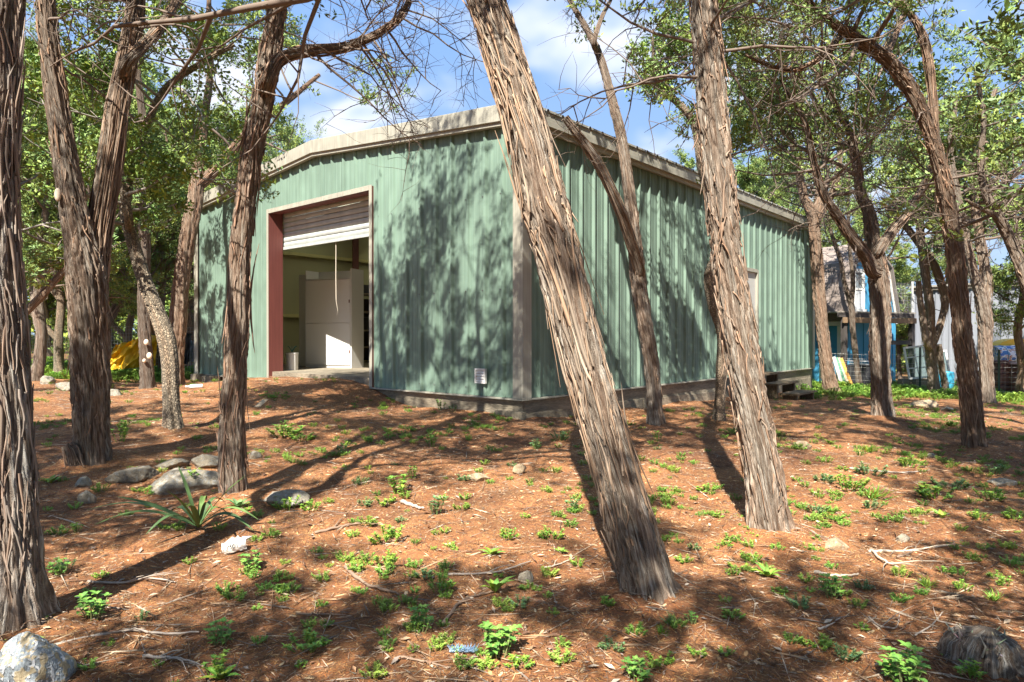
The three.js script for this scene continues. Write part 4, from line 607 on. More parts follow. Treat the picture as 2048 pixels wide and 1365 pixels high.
// ------------------------------------------------------------------ yard beyond: blue barn, deck, grey barn and what lies about
const onGround = (px, d) => { const x = (px - CX) / F * d; return v3(x, gh(x, -d), -d); };
{ // blue gambrel barn
  const A = onGround(1684, 19), B = onGround(1792, 20.6), dx = B.x - A.x, dz = B.z - A.z, turn = Math.atan2(-dz, dx), bw = Math.hypot(dx, dz), y0 = Math.min(A.y, B.y);
  const t = thing('blue_barn', 'small blue gambrel-roofed barn with brown shingles and white window', 'barn', [A.x, y0, A.z], turn);
  const blue = std(0.06, 0.3, 0.5, 0.7), white = std(0.78, 0.78, 0.74, 0.6), E = 1.95, K = 3.55, T = 4.2, k = 0.5, LB = 5;
  const prof = [[0, E], [k, K], [bw / 2, T], [bw - k, K], [bw, E]];
  const sh = new THREE.Shape(); sh.moveTo(0, 0); prof.forEach(([x, y]) => sh.lineTo(x, y)); sh.lineTo(bw, 0); sh.closePath();
  part('wall', new THREE.ExtrudeGeometry(sh, { depth: LB, bevelEnabled: false }).translate(0, 0, -LB), blue, t);
  for (let x = 0.3; x < bw - 0.2; x += 0.4) part('batten', span(x, x + 0.05, 0.05, x < k || x > bw - k ? 2.2 : K - 0.1, 0.001, 0.02), blue, t);
  // roof slopes as decks with courses of shingles
  const shTones = [0, 1, 2, 3].map((q) => std(0.2 + 0.035 * q, 0.165 + 0.03 * q, 0.145 + 0.027 * q, 0.95)), sg = new THREE.BoxGeometry(0.31, 0.014, 0.27), r = mul(6);
  prof.slice(0, -1).forEach(([xa, ya], i) => {
    const [xb, yb] = prof[i + 1], len = Math.hypot(xb - xa, yb - ya), ang = Math.atan2(yb - ya, xb - xa), deck = part('roof', new THREE.BoxGeometry(len + 0.06, 0.06, LB + 0.3), std(0.2, 0.17, 0.15, 0.95), t);
    deck.position.set((xa + xb) / 2 - Math.sin(ang) * 0.035, (ya + yb) / 2 + Math.cos(ang) * 0.035, -LB / 2); deck.rotation.z = ang;
    if (i > 1) return;
    const rows = Math.floor((len + 0.05) / 0.14);
    for (let a = 0; a < rows; a++) for (let b = 0; b < 8; b++) { const m = part('shingle', sg, shTones[Math.floor(r() * 4)], deck); m.position.set((i > 1 ? -1 : 1) * (-len / 2 + 0.1 + a * 0.14), 0.04 + r() * 0.004, LB / 2 + 0.0 - b * 0.3 - (a % 2) * 0.14); m.rotation.z = 0.05; m.rotation.y = Math.PI / 2; m.scale.set(0.9, 1, 0.62); }
  });
  for (const [a, b] of [[0, 1], [1, 2], [2, 3], [3, 4]]) { const [xa, ya] = prof[a], [xb, yb] = prof[b], m = part('barge_board', new THREE.BoxGeometry(Math.hypot(xb - xa, yb - ya) + 0.05, 0.12, 0.03), white, t); m.position.set((xa + xb) / 2, (ya + yb) / 2 - 0.02, 0.045); m.rotation.z = Math.atan2(yb - ya, xb - xa); }
  const win = part('window', mergeGeometries([span(0.5, 0.6, 2.3, 3.45, 0.021, 0.06), span(0.98, 1.08, 2.3, 3.45, 0.021, 0.06), span(0.601, 0.979, 3.35, 3.45, 0.021, 0.06), span(0.44, 1.14, 2.2, 2.298, 0.021, 0.085), span(0.601, 0.979, 2.85, 2.9, 0.021, 0.05)]), white, t);
  part('pane', span(0.6, 0.98, 2.3, 2.85, 0.021, 0.03), std(0.5, 0.53, 0.55, 0.1), win); part('pane', span(0.6, 0.98, 2.9, 3.35, 0.021, 0.03), std(0.2, 0.23, 0.25, 0.1), win);
  part('corner_board', span(-0.02, 0.1, 0, E - 0.05, 0.022, 0.05), white, t); part('eave_board', span(-0.06, -0.02, E - 0.14, E - 0.02, -LB, 0.04), white, t); part('corner_board', span(-0.03, -0.002, 0, E - 0.15, -0.12, 0.02), white, t);
}
{ // deck between the barns
  const A = onGround(1686, 18.3), B = onGround(1826, 19.4), turn = Math.atan2(-(B.z - A.z), B.x - A.x), w = Math.hypot(B.x - A.x, B.z - A.z), t = thing('raised_deck', 'raised wooden deck on dark posts beside the blue barn', 'deck', [A.x, Math.min(A.y, B.y), A.z], turn);
  const dark = std(0.07, 0.06, 0.055, 0.9), brown = std(0.26, 0.17, 0.1, 0.9), H = 1.98;
  for (const x of [0.05, w - 0.05]) for (const z of [0, -1.6]) part('post', span(x - 0.06, x + 0.06, -0.1, H - 0.001, z - 0.06, z + 0.06), dark, t);
  part('beam', span(-0.15, w + 0.05, H, H + 0.12, -0.05, 0.02), dark, t); part('beam', span(-0.1, w, H - 0.16, H - 0.01, 0.08, 0.12), brown, t);
  for (let k = 0; k < 11; k++) part('deck_board', span(-0.15, w + 0.1, H + 0.125, H + 0.16, -1.75 + k * 0.162, -1.75 + k * 0.162 + 0.152), std(0.3, 0.27, 0.23, 0.9), t);
  part('crossbeam', span(w - 1.1, w, 1.22, 1.34, -0.04, 0.04), dark, t);
  part('shade_wall', span(-0.05, w - 0.9, 0.05, H - 0.02, -1.5, -1.46), std(0.22, 0.27, 0.34, 0.6), t); for (let x = 0.02; x < w - 1; x += 0.2) part('rib', span(x, x + 0.03, 0.05, H - 0.03, -1.459, -1.43), std(0.22, 0.27, 0.34, 0.6), t);
  const rail = new Acc(); for (let x = w - 0.95; x < w; x += 0.06) rail.tube([v3(x, H + 0.17, 0), v3(x, H + 1.0, 0)], [0.003, 0.003], 3); for (let y = H + 0.2; y < H + 1; y += 0.1) rail.tube([v3(w - 0.95, y, 0), v3(w, y, 0)], [0.003, 0.003], 3); part('railing_mesh', rail.geo(), std(0.45, 0.45, 0.45, 0.5), t, true);
  for (const x of [w - 0.98, w - 0.02]) part('railing_post', span(x - 0.02, x + 0.02, H + 0.162, H + 1.05, -0.02, 0.02), std(0.6, 0.6, 0.58, 0.5), t);
}
{ // grey ribbed barn
  const A = onGround(1830, 22.2), dir = v3(1.4, 0, 2).normalize(), turn = Math.atan2(-dir.z, dir.x), t = thing('grey_barn', 'long grey ribbed metal barn with a low eave beyond the fence', 'barn', [A.x, A.y - 0.1, A.z], turn);
  const H = 3.25, LG = 11, grey = std(0.3, 0.32, 0.36, 0.5), acc = (a, b) => { const g = []; for (let x = a; x < b - 0.01; x += 0.2) { g.push(span(x, Math.min(b, x + 0.2) - 0.001, 0.3, H, -0.03, 0), new THREE.BoxGeometry(0.05, H - 0.302, 0.03).translate(x + 0.06, (H + 0.3) / 2, 0.0155)); } return mergeGeometries(g); };
  for (let k = 0; k < 12; k++) part('wall_panel', acc(k * 0.8, k * 0.8 + 0.8), k % 3 ? grey : std(0.27, 0.29, 0.33, 0.5), t);
  part('end_wall', span(-0.03, 0, 0.3, H, -6, 0.031), std(0.4, 0.43, 0.48, 0.5), t); part('core', span(0.01, LG - 1.5, 0, H - 0.02, -6, -0.05), std(0.2, 0.2, 0.2), t); part('plinth', span(-0.05, LG - 1.4, -0.2, 0.298, -0.1, 0.05), M.concrete, t);
  part('roof', span(-0.1, LG - 1.3, H + 0.002, H + 0.06, -6.1, 0.16), std(0.35, 0.33, 0.3, 0.5), t); part('eave_trim', span(-0.1, LG - 1.3, H - 0.09, H, 0.05, 0.1), std(0.5, 0.44, 0.36, 0.5), t);
}
function wireFence(name, label, pts, h, cx, cy, postMat) {
  const t = thing(name, label, 'fence', pts[0].toArray()), o = pts[0], a = new Acc(), rel = (p) => p.clone().sub(o);
  for (let i = 0; i < pts.length - 1; i++) {
    const p = pts[i], q = pts[i + 1], len = p.distanceTo(q), n = Math.ceil(len / cx), at = (s) => p.clone().lerp(q, s);
    for (let k = 0; k <= n; k++) { const b = rel(at(k / n)); a.tube([b.clone().setY(b.y + 0.03), b.clone().setY(b.y + h)], [0.0025, 0.0025], 3); }
    for (let y = 0.04; y <= h + 0.01; y += cy) a.tube([rel(p).add(v3(0, y, 0)), rel(q).add(v3(0, y, 0))], [0.0025, 0.0025], 3);
  }
  part('wire_mesh', a.geo(), std(0.5, 0.5, 0.48, 0.4, { metalness: 0.6 }), t, true);
  for (const p of pts) { const q = rel(p); part('post', mergeGeometries([box(0.045, h + 0.3, 0.006, q.x, q.y + h / 2, q.z + 0.02), box(0.006, h + 0.29, 0.04, q.x, q.y + h / 2, q.z - 0.003)]), postMat, t); }
}
M.postGreen = std(0.03, 0.06, 0.045, 0.6);
wireFence('wire_fence', 'wire mesh fence with green steel posts before the grey barn', [onGround(1640, 17.8), onGround(1745, 17.3), onGround(1840, 16.6), onGround(1998, 15.2), onGround(2150, 14.4)], 0.95, 0.13, 0.11, M.postGreen);
wireFence('mesh_fence', 'pale wire mesh fence that carries the yellow tarp', [onGround(60, 17.5), onGround(205, 16.5), onGround(300, 16.2), onGround(398, 15.8)], 1.15, 0.085, 0.085, std(0.2, 0.19, 0.17, 0.7));
// cloth draped over a fence: bent grid with thickness
function cloth(name, label, corners, mat, seed, nx = 22, ny = 16, amp = 0.06) {     // corners: [top left, top right, bottom right, bottom left]
  const o = corners[3], pos = [], idx = [], f = (u, v) => { const a = corners[0].clone().lerp(corners[1], u), b = corners[3].clone().lerp(corners[2], u); return a.lerp(b, v).sub(o); };
  const N = (nx + 1) * (ny + 1);
  for (const off of [0, -0.006]) for (let j = 0; j <= ny; j++) for (let i = 0; i <= nx; i++) { const u = i / nx, v = j / ny, p = f(u, v), w = amp * (noise(u * 5 + seed, v * 1.6, 2) + 0.6 * noise(u * 13, v * 3 + seed, 4) + 0.9 * Math.abs(noise((u + v * 0.7) * 4, 1, seed))); pos.push(p.x + w * 0.4, p.y + 0.25 * w * (1 - v), p.z + w + off + 0.09); }
  for (const s of [0, 1]) for (let j = 0; j < ny; j++) for (let i = 0; i < nx; i++) { const a = s * N + j * (nx + 1) + i, b = a + nx + 1; if (s) idx.push(a, a + 1, b, a + 1, b + 1, b); else idx.push(a, b, a + 1, a + 1, b, b + 1); }
  const g = new THREE.BufferGeometry(); g.setAttribute('position', new THREE.Float32BufferAttribute(pos, 3)); g.setIndex(idx); g.computeVertexNormals(); const m = solo(name, g, mat, label, 'tarp'); m.position.copy(o); return m;
}
{ const dT = 15.9; cloth('yellow_tarp', 'bright yellow tarp draped over the pale mesh fence', [P(236, 690, dT), P(318, 668, dT), P(314, 732, dT), P(206, 742, dT - 0.2)], std(0.85, 0.5, 0.02, 0.5), 3, 26, 18, 0.1);
  cloth('black_tarp', 'black tarp hanging on the mesh fence near the shed corner', [P(362, 664, dT), P(387, 668, dT), P(378, 728, dT), P(360, 730, dT)], std(0.02, 0.022, 0.025, 0.6), 7, 12, 12, 0.04);
  cloth('grey_tarp', 'crumpled pale grey tarp beside the black tarp', [P(381, 680, dT + 0.4), P(398, 684, dT + 0.4), P(398, 722, dT + 0.4), P(376, 726, dT + 0.4)], std(0.45, 0.48, 0.52, 0.6), 9, 12, 12, 0.07); }
{ // leaning boards, wire shelf, old windows, blocks, barrel, tile stack
  const bd = [[1686, [0.6, 0.6, 0.55], 'pale grey'], [1693, [0.12, 0.3, 0.2], 'green'], [1699, [0.7, 0.62, 0.45], 'cream'], [1706, [0.72, 0.36, 0.08], 'orange']];
  bd.forEach(([px, c, w], i) => { const p = onGround(px, 17.95), t = solo('leaning_board', new THREE.BoxGeometry(0.09, 0.85, 0.03).translate(0, 0.42, 0).rotateZ(0.22 + 0.03 * i).rotateX(-0.16), std(...c, 0.8), w + ' painted board leaning against the deck post', 'board'); t.position.copy(p); });
  const s = onGround(1722, 18.0), a = new Acc(); for (let k = 0; k <= 14; k++) a.tube([v3(-0.32 + k * 0.045, 0, 0), v3(-0.32 + k * 0.045, 0, -0.3), v3(-0.32 + k * 0.045, 0.06, -0.32)], [0.004, 0.004, 0.004], 4); for (const z of [0, -0.15, -0.3]) a.tube([v3(-0.33, 0, z), v3(0.33, -0.03, z)], [0.006, 0.006], 4); a.tube([v3(-0.33, -0.07, 0.0), v3(0.33, -0.1, 0.0)], [0.006, 0.006], 4);
  const ws = solo('wire_shelf', a.geo(), std(0.6, 0.62, 0.62, 0.4), 'white wire shelf lying on boxes under the raised deck', 'shelf'); ws.position.copy(s).setY(s.y + 0.72);
  const bx = thing('black_bin', 'black bin under the white wire shelf', 'bin', s.toArray()); part('body', span(-0.36, 0.36, 0, 0.58, -0.36, 0.0), std(0.03, 0.03, 0.035, 0.6), bx); part('lid', span(-0.38, 0.38, 0.581, 0.61, -0.38, 0.02), std(0.04, 0.04, 0.045, 0.5), bx);
  const glass = new THREE.MeshPhysicalMaterial({ color: new THREE.Color().setRGB(0.8, 0.9, 0.86), transmission: 1, thickness: 0, roughness: 0.06 }), wf = std(0.78, 0.78, 0.75, 0.5);
  const oldWin = (label, px, d, w, h, cols, rows, lean, y, group) => { const p = onGround(px, d), t = thing('old_window', label, 'window', [p.x, p.y + y, p.z], -0.3); t.rotation.x = lean; t.rotation.z = 0.06; const fr = 0.05;
    part('frame', mergeGeometries([span(-w / 2, -w / 2 + fr, 0, h, -0.02, 0.02), span(w / 2 - fr, w / 2, 0, h, -0.02, 0.02), span(-w / 2 + fr, w / 2 - fr, 0, fr, -0.02, 0.02), span(-w / 2 + fr, w / 2 - fr, h - fr, h, -0.02, 0.02)]), wf, t);
    for (let c = 1; c < cols; c++) part('glazing_bar', span(-w / 2 + w * c / cols - 0.012, -w / 2 + w * c / cols + 0.012, fr, h - fr, -0.012, 0.012), wf, t); for (let r = 1; r < rows; r++) part('glazing_bar', span(-w / 2 + fr, w / 2 - fr, h * r / rows - 0.014, h * r / rows + 0.014, -0.014, 0.014), wf, t);
    for (let c = 0; c < cols; c++) for (let r = 0; r < rows; r++) part('pane', span(Math.max(-w / 2 + fr, -w / 2 + w * c / cols + 0.012), Math.min(w / 2 - fr, -w / 2 + w * (c + 1) / cols - 0.012), Math.max(fr, h * r / rows + 0.014), Math.min(h - fr, h * (r + 1) / rows - 0.014), -0.003, 0.003), glass, t); };
  oldWin('old white sash window leaning on the concrete blocks', 1840, 17.4, 0.5, 0.86, 2, 3, -0.2, 0.3); oldWin('empty pale window leaning on the grey barn wall', 1884, 18.0, 0.5, 0.95, 1, 1, -0.15, 0.1);
  [[1812, 17.6, 0.3], [1838, 17.5, 0.34], [1862, 17.5, 0.26]].forEach(([px, d, w], i) => { const p = onGround(px, d), t = thing('yard_block', ['grey concrete block beside the deck post', 'grey concrete block under the old sash window', 'smaller grey concrete block right of the old sash window'][i], 'block', p.toArray(), 0.2 * i); part('shell', span(-w / 2, w / 2, -0.04, 0.29, -0.1, 0.1), M.concrete, t); part('web', span(-w / 2 + 0.03, w / 2 - 0.03, 0.291, 0.3, -0.08, 0.08), M.concrete, t); });
  const bp = onGround(1890, 16.2), br = thing('blue_barrel', 'tilted blue plastic barrel behind the arching cedar', 'barrel', bp.toArray()); br.rotation.z = -0.12; part('body', new THREE.LatheGeometry([[0.001, 0], [0.15, 0], [0.165, 0.05], [0.17, 0.3], [0.165, 0.5], [0.14, 0.54], [0.001, 0.54]].map(([x, y]) => new THREE.Vector2(x, y)), 22), std(0.05, 0.34, 0.52, 0.4), br); part('hoop', new THREE.TorusGeometry(0.17, 0.012, 6, 24).rotateX(Math.PI / 2).translate(0, 0.28, 0), std(0.05, 0.3, 0.48, 0.4), br);
  // stack of wavy clay roof tiles
  const tg = (() => { const sh = new THREE.Shape(), n = 16, top = []; for (let k = 0; k <= n; k++) { const x = -0.2 + 0.4 * k / n, y = 0.03 * Math.sin(k / n * 2 * Math.PI); if (k) sh.lineTo(x, y); else sh.moveTo(x, y); top.push([x, y + 0.014]); } top.reverse().forEach(([x, y]) => sh.lineTo(x, y)); sh.closePath(); return new THREE.ExtrudeGeometry(sh, { depth: 0.3, bevelEnabled: false }); })(), tm = [[0.36, 0.16, 0.11], [0.28, 0.13, 0.1], [0.42, 0.22, 0.16], [0.2, 0.1, 0.08]].map((c) => std(...c, 0.85)), r = mul(15);
  for (const [px, d, lab] of [[2006, 16.4, 'stack of wavy clay roof tiles behind the steel fence post'], [2040, 16.2, 'lower stack of red clay roof tiles beside the wavy tile stack']]) { const p = onGround(px, d), t = thing('tile_stack', lab, 'roof tiles', p.toArray(), 0.15); const n = lab.startsWith('lower') ? 22 : 24; for (let k = 0; k < n; k++) { const m = part('tile', tg, tm[Math.floor(r() * 4)], t); m.position.set((r() - 0.5) * 0.04, 0.035 + k * 0.034, -0.15 + (r() - 0.5) * 0.03); } }
  const q = onGround(2018, 17.2), dr = thing('painted_drum', 'streaked blue and white drum lying behind the tile stacks', 'drum', [q.x, q.y + 0.97, q.z], 0.15);
  const drumTex = dataTex(128, 64, (u, v) => { const k = per(u, v, 12, 5, 3), f = per(u, v, 30, 14, 6); return k > 0.12 ? [0.2, 0.42 + 0.1 * f, 0.68] : k > -0.1 ? [0.85, 0.87, 0.88] : f > 0.1 ? [0.7, 0.38, 0.25] : [0.72, 0.74, 0.72]; });
  part('body', new THREE.CylinderGeometry(0.26, 0.26, 0.95, 24).rotateZ(Math.PI / 2), std(1, 1, 1, 0.5, { map: drumTex }), dr); for (const x of [-0.25, 0.25]) part('hoop', new THREE.TorusGeometry(0.262, 0.012, 6, 24).rotateY(Math.PI / 2).translate(x, 0, 0), std(0.2, 0.4, 0.55, 0.5), dr);
  part('trestle', span(-0.4, 0.4, -1.0, -0.262, -0.18, 0.18), std(0.16, 0.12, 0.09, 0.9), dr);
  const yq = onGround(2018, 17.7), sh = new THREE.Shape(); sh.absellipse(0, 0, 0.62, 0.3, 0, Math.PI, false); sh.lineTo(-0.5, 0); sh.absellipse(0, 0, 0.5, 0.17, Math.PI, 0, true); sh.closePath();
  const hoop = thing('yellow_slide', 'curved yellow plastic hood rising behind the painted drum', 'playground part', [yq.x, yq.y, yq.z], 0.1); part('hood', new THREE.ExtrudeGeometry(sh, { depth: 0.3, bevelEnabled: true, bevelSize: 0.015, bevelThickness: 0.015 }).translate(0, 1.12, 0), std(0.78, 0.47, 0.02, 0.4), hoop); for (const x of [-0.55, 0.55]) part('leg', span(x - 0.05, x + 0.05, -0.05, 1.11, 0.05, 0.25), std(0.4, 0.4, 0.4, 0.5), hoop);
}
console.log('yard done');

// ------------------------------------------------------------------ rocks, sticks, stump, litter
const stoneTex = dataTex(512, 512, (u, v) => { const a = per(u, v, 8, 8, 21), b = per(u, v, 40, 40, 22), c = per(u, v, 120, 120, 23); const k = 0.72 + 0.14 * a + 0.1 * b + 0.09 * c, l = smooth(0.12, 0.4, per(u, v, 16, 16, 25)); return [lerp(k, 0.92 * k + 0.1, l), lerp(k * 0.96, 0.93 * k + 0.1, l), lerp(k * 0.88, 0.92 * k + 0.1, l)]; });
const lichenTex = dataTex(512, 512, (u, v) => { const a = per(u, v, 10, 10, 31), b = per(u, v, 36, 36, 32), c = per(u, v, 110, 110, 33), k = 0.6 + 0.1 * a + 0.14 * b + 0.1 * c, o = smooth(0.15, 0.3, per(u, v, 14, 14, 35)), w = smooth(0.1, 0.3, per(u, v, 22, 22, 36)); let q = [k * 0.92, k * 0.97, k]; q = q.map((x, n) => lerp(x, 0.88, w * 0.7)); return q.map((x, n) => lerp(x, [0.8, 0.66, 0.42][n], o * 0.5)); });
M.stone = std(0.56, 0.54, 0.5, 0.92, { map: stoneTex, bumpMap: stoneTex, bumpScale: 0.01 }); M.stoneTan = std(0.75, 0.62, 0.47, 0.92, { map: stoneTex, bumpMap: stoneTex, bumpScale: 0.008 }); M.stoneDark = std(0.34, 0.32, 0.29, 0.95, { map: stoneTex, bumpMap: stoneTex, bumpScale: 0.012 }); M.lichen = std(0.95, 0.96, 0.97, 0.95, { map: lichenTex, bumpMap: lichenTex, bumpScale: 0.012 });
function rockGeo(seed, rx, ry, rz, angular = 0.5) {
  const g = new THREE.IcosahedronGeometry(1, 11), p = g.attributes.position, r = mul(seed), cuts = []; for (let k = 0; k < 13; k++) cuts.push([v3(r() - 0.5, (r() - 0.35) * 1.1, r() - 0.5).normalize(), 0.58 + r() * 0.3]);
  const q = new V3(), uv = [];
  for (let i = 0; i < p.count; i++) {
    q.fromBufferAttribute(p, i).normalize(); let s = 1 + 0.16 * noise(q.x * 1.2 + seed, q.y * 1.2, q.z * 1.2); for (const [n, d] of cuts) { const c = q.dot(n); if (c * s > d) s = lerp(s, d / c, angular); }
    s += 0.035 * noise(q.x * 4, q.y * 4 + seed, q.z * 4) + 0.018 * noise(q.x * 10, q.y * 10, q.z * 10 + seed); p.setXYZ(i, q.x * s * rx, q.y * s * ry, q.z * s * rz);
  }
  for (let i = 0; i < p.count; i += 3) { const a = new V3().fromBufferAttribute(p, i), b = new V3().fromBufferAttribute(p, i + 1).sub(a), c = new V3().fromBufferAttribute(p, i + 2).sub(a), n = b.cross(c), ax = Math.abs(n.x), ay = Math.abs(n.y), az = Math.abs(n.z); for (let k = 0; k < 3; k++) { const x = p.getX(i + k) / 0.45, y = p.getY(i + k) / 0.45, z = p.getZ(i + k) / 0.45; if (ay > ax && ay > az) uv.push(x, z); else if (ax > az) uv.push(z, y); else uv.push(x, y); } }
  g.setAttribute('uv', new THREE.Float32BufferAttribute(uv, 2)); g.computeVertexNormals();
  return smoothNormals(g);
}
function smoothNormals(g) {                                              // shared normals on an unshared sphere mesh
  const p = g.attributes.position, n = g.attributes.normal, m = new Map(), key = (i) => Math.round(p.getX(i) * 5e3) + ',' + Math.round(p.getY(i) * 5e3) + ',' + Math.round(p.getZ(i) * 5e3);
  for (let i = 0; i < p.count; i++) { const k = key(i), a = m.get(k) ?? [0, 0, 0]; a[0] += n.getX(i); a[1] += n.getY(i); a[2] += n.getZ(i); m.set(k, a); }
  for (let i = 0; i < p.count; i++) { const a = m.get(key(i)), l = Math.hypot(...a) || 1; n.setXYZ(i, a[0] / l, a[1] / l, a[2] / l); } return g;
}
// [label, left, right, top, bottom (px), depth ratio, material, turn]
const ROCKS = [
  ['broad pale flat boulder lying at the foot of the straight cedar', 274, 440, 934, 990, 0.8, 'stone', 0.2], ['grey-brown flat boulder left of the broad pale boulder', 205, 298, 932, 970, 0.8, 'stoneDark', 0.6], ['low brown rock behind the broad pale boulder', 302, 370, 915, 942, 0.9, 'stoneDark', 1.1], ['dark humped rock touching the straight cedar', 369, 440, 906, 942, 0.9, 'stoneDark', 2],
  ['squared grey stone right of the straight cedar', 527, 613, 979, 1018, 0.9, 'stone', 0.35], ['pointed pale stone standing below the grey-brown boulder', 150, 186, 976, 1014, 0.6, 'stone', 0.2], ['small rounded stone left of the grey-brown boulder', 140, 182, 955, 976, 0.8, 'stone', 1.4], ['small flat stone behind the squared grey stone', 494, 524, 901, 920, 1, 'stone', 0.1],
  ['lichen-stained white boulder at the foot of the grey cedar', -40, 108, 1256, 1400, 0.9, 'lichen', 0.4], ['cream chipped limestone beyond the fluted cedar foot', 1646, 1704, 1070, 1108, 0.6, 'stoneTan', 0.15], ['small pitted stone beside the bleached twigs', 1796, 1826, 1068, 1088, 0.8, 'stone', 0.5], ['tan upright stone in the weeds in front of the shed', 1022, 1056, 927, 950, 0.8, 'stoneTan', 0.9], ['flat tan stone left of the upright tan stone', 932, 980, 944, 966, 0.9, 'stoneTan', 0.2],
  ['grey chip of stone beside the dandelion', 1034, 1074, 1138, 1170, 0.7, 'stone', 0.7], ['flat pale rock between the wide cedar and the cedar clump', 1826, 1884, 796, 818, 0.8, 'stoneTan', 0.1], ['grey slab in the weeds right of the arching cedar', 1992, 2046, 958, 974, 0.9, 'stone', 0.3], ['rounded stone behind the arching cedar foot', 1888, 1912, 812, 824, 0.8, 'stone', 0.3], ['angular grey rock in the green undergrowth', 76, 104, 746, 772, 0.8, 'stone', 0.7], ['long pale rock in front of the green undergrowth', 104, 152, 762, 784, 0.7, 'stone', 0.1], ['pale stone at the edge of the weeds near the crooked oak', 200, 240, 776, 794, 0.8, 'stone', 0.1],
  ['rounded tan stone between fluted and arching cedars', 1592, 1632, 880, 900, 0.9, 'stoneTan', 0.6], ['small round pebble before the arching cedar', 1858, 1876, 905, 917, 0.9, 'stone', 0.2], ['little white stone at the leaning cedar foot', 1268, 1290, 1198, 1212, 0.8, 'lichen', 0.5],
];
ROCKS.forEach(([label, l, r, t, b, dep, mat, turn], i) => {
  const f = hit((l + r) / 2, b - (b - t) * 0.12), d = -f.z, w = (r - l) / F * d, h = (b - t) / F * d, m = solo('rock', rockGeo(100 + i, w / 2, h * 0.62, w / 2 * dep, 1), M[mat], label, 'rock'); m.position.set(f.x, f.y + h * 0.2, f.z - w * dep * 0.25); m.rotation.y = turn;
});
function stickGeo(pts, r0, seed, forks = 0) {
  const a = new Acc(), r = mul(seed), c = new THREE.CatmullRomCurve3(pts), n = 14, p = [], q = []; for (let k = 0; k <= n; k++) { const x = c.getPoint(k / n); x.y += (r() - 0.5) * r0 * 0.8; x.x += (r() - 0.5) * r0; p.push(x); q.push(r0 * (1 - 0.55 * k / n) * (0.85 + 0.3 * r())); } a.tube(p, q, 7);
  for (let f = 0; f < forks; f++) { const k = 3 + Math.floor(r() * 8), s = p[k], d = p[k + 1].clone().sub(p[k]).normalize(), e = d.clone().add(v3((r() - 0.5) * 1.6, 0.35 * r(), (r() - 0.5) * 1.6)).normalize(), L = 0.08 + r() * 0.18; a.tube([s, s.clone().addScaledVector(e, L * 0.5), s.clone().addScaledVector(e, L).add(v3(0, -0.01, 0.02))], [q[k] * 0.6, q[k] * 0.45, q[k] * 0.2], 5); }
  return a.geo();
}
const pale = std(0.46, 0.4, 0.34, 0.9), brownStick = std(0.3, 0.21, 0.15, 0.9), bleached = std(0.62, 0.53, 0.42, 0.9);
[['long grey branch running from the lichen boulder', [[98, 1302], [240, 1268], [320, 1274], [396, 1272]], 8, pale, 1], ['short forked grey stick in front of the long branch', [[284, 1320], [350, 1324], [404, 1338]], 7, pale, 2], ['crooked pale twig behind the leafy weed by the grey cedar', [[172, 1168], [236, 1172], [300, 1162], [348, 1170]], 5, pale, 3], ['curved brown branch below the dandelion', [[884, 1256], [930, 1206], [990, 1188]], 8, brownStick, 1], ['long bent stick crossing behind the dandelion', [[895, 1154], [985, 1150], [1062, 1128]], 5, pale, 1], ['bark-brown bent root left of the fine weeds', [[690, 1140], [735, 1176], [800, 1196]], 8, brownStick, 1],
  ['bleached crossing twigs behind the cream limestone', [[1740, 1108], [1820, 1106], [1905, 1094]], 6, bleached, 5], ['bleached crooked twig right of the cream limestone', [[1742, 1104], [1772, 1128], [1800, 1140]], 6, bleached, 3], ['dark twig sticking up from the bleached twigs', [[1796, 1120], [1826, 1108], [1842, 1086]], 5, brownStick, 0], ['thin grey stick in shade before the stump', [[1832, 1276], [1866, 1256], [1890, 1228]], 4, pale, 1], ['short pale stick among the shaded weeds', [[1640, 1264], [1662, 1256], [1682, 1242]], 5, pale, 0], ['looping thin twig left of the stump', [[1740, 1240], [1764, 1258], [1790, 1262], [1802, 1236]], 4, pale, 1], ['straight thin twig along the fluted cedar foot', [[1484, 1066], [1520, 1080], [1548, 1078]], 5, brownStick, 1], ['thick pale broken branch in the weeds', [[800, 1008], [830, 1018], [846, 1024]], 9, pale, 0], ['split slab of bark in the litter before the fluted cedar', [[1630, 1150], [1680, 1158], [1720, 1154]], 7, bleached, 0], ['long low twig in front of the wide cedar', [[1700, 940], [1800, 948], [1860, 944]], 4, pale, 2], ['grey twigs beside the squared stone', [[630, 1070], [680, 1058], [720, 1050]], 6, brownStick, 2], ['curved strip of bark left of the leaning cedar', [[1090, 1140], [1110, 1136], [1150, 1120]], 4, bleached, 1], ['thin twig crossing the litter near the blue tuft', [[800, 1320], [850, 1330], [900, 1342]], 5, brownStick, 1], ['curving brown twig behind the bottom weeds', [[590, 1232], [640, 1234], [690, 1236]], 4, brownStick, 1]].forEach(([label, pts, w, mat, forks], i) => {
  const h = pts.map(([x, y]) => hit(x, y)), o = h[0], r = w / F * -o.z / 2; const m = solo('fallen_stick', stickGeo(h.map((p) => p.clone().sub(o).add(v3(0, r * 0.8 + 0.004, 0))), r, 300 + i, forks), mat, label, 'stick'); m.position.copy(o);
});
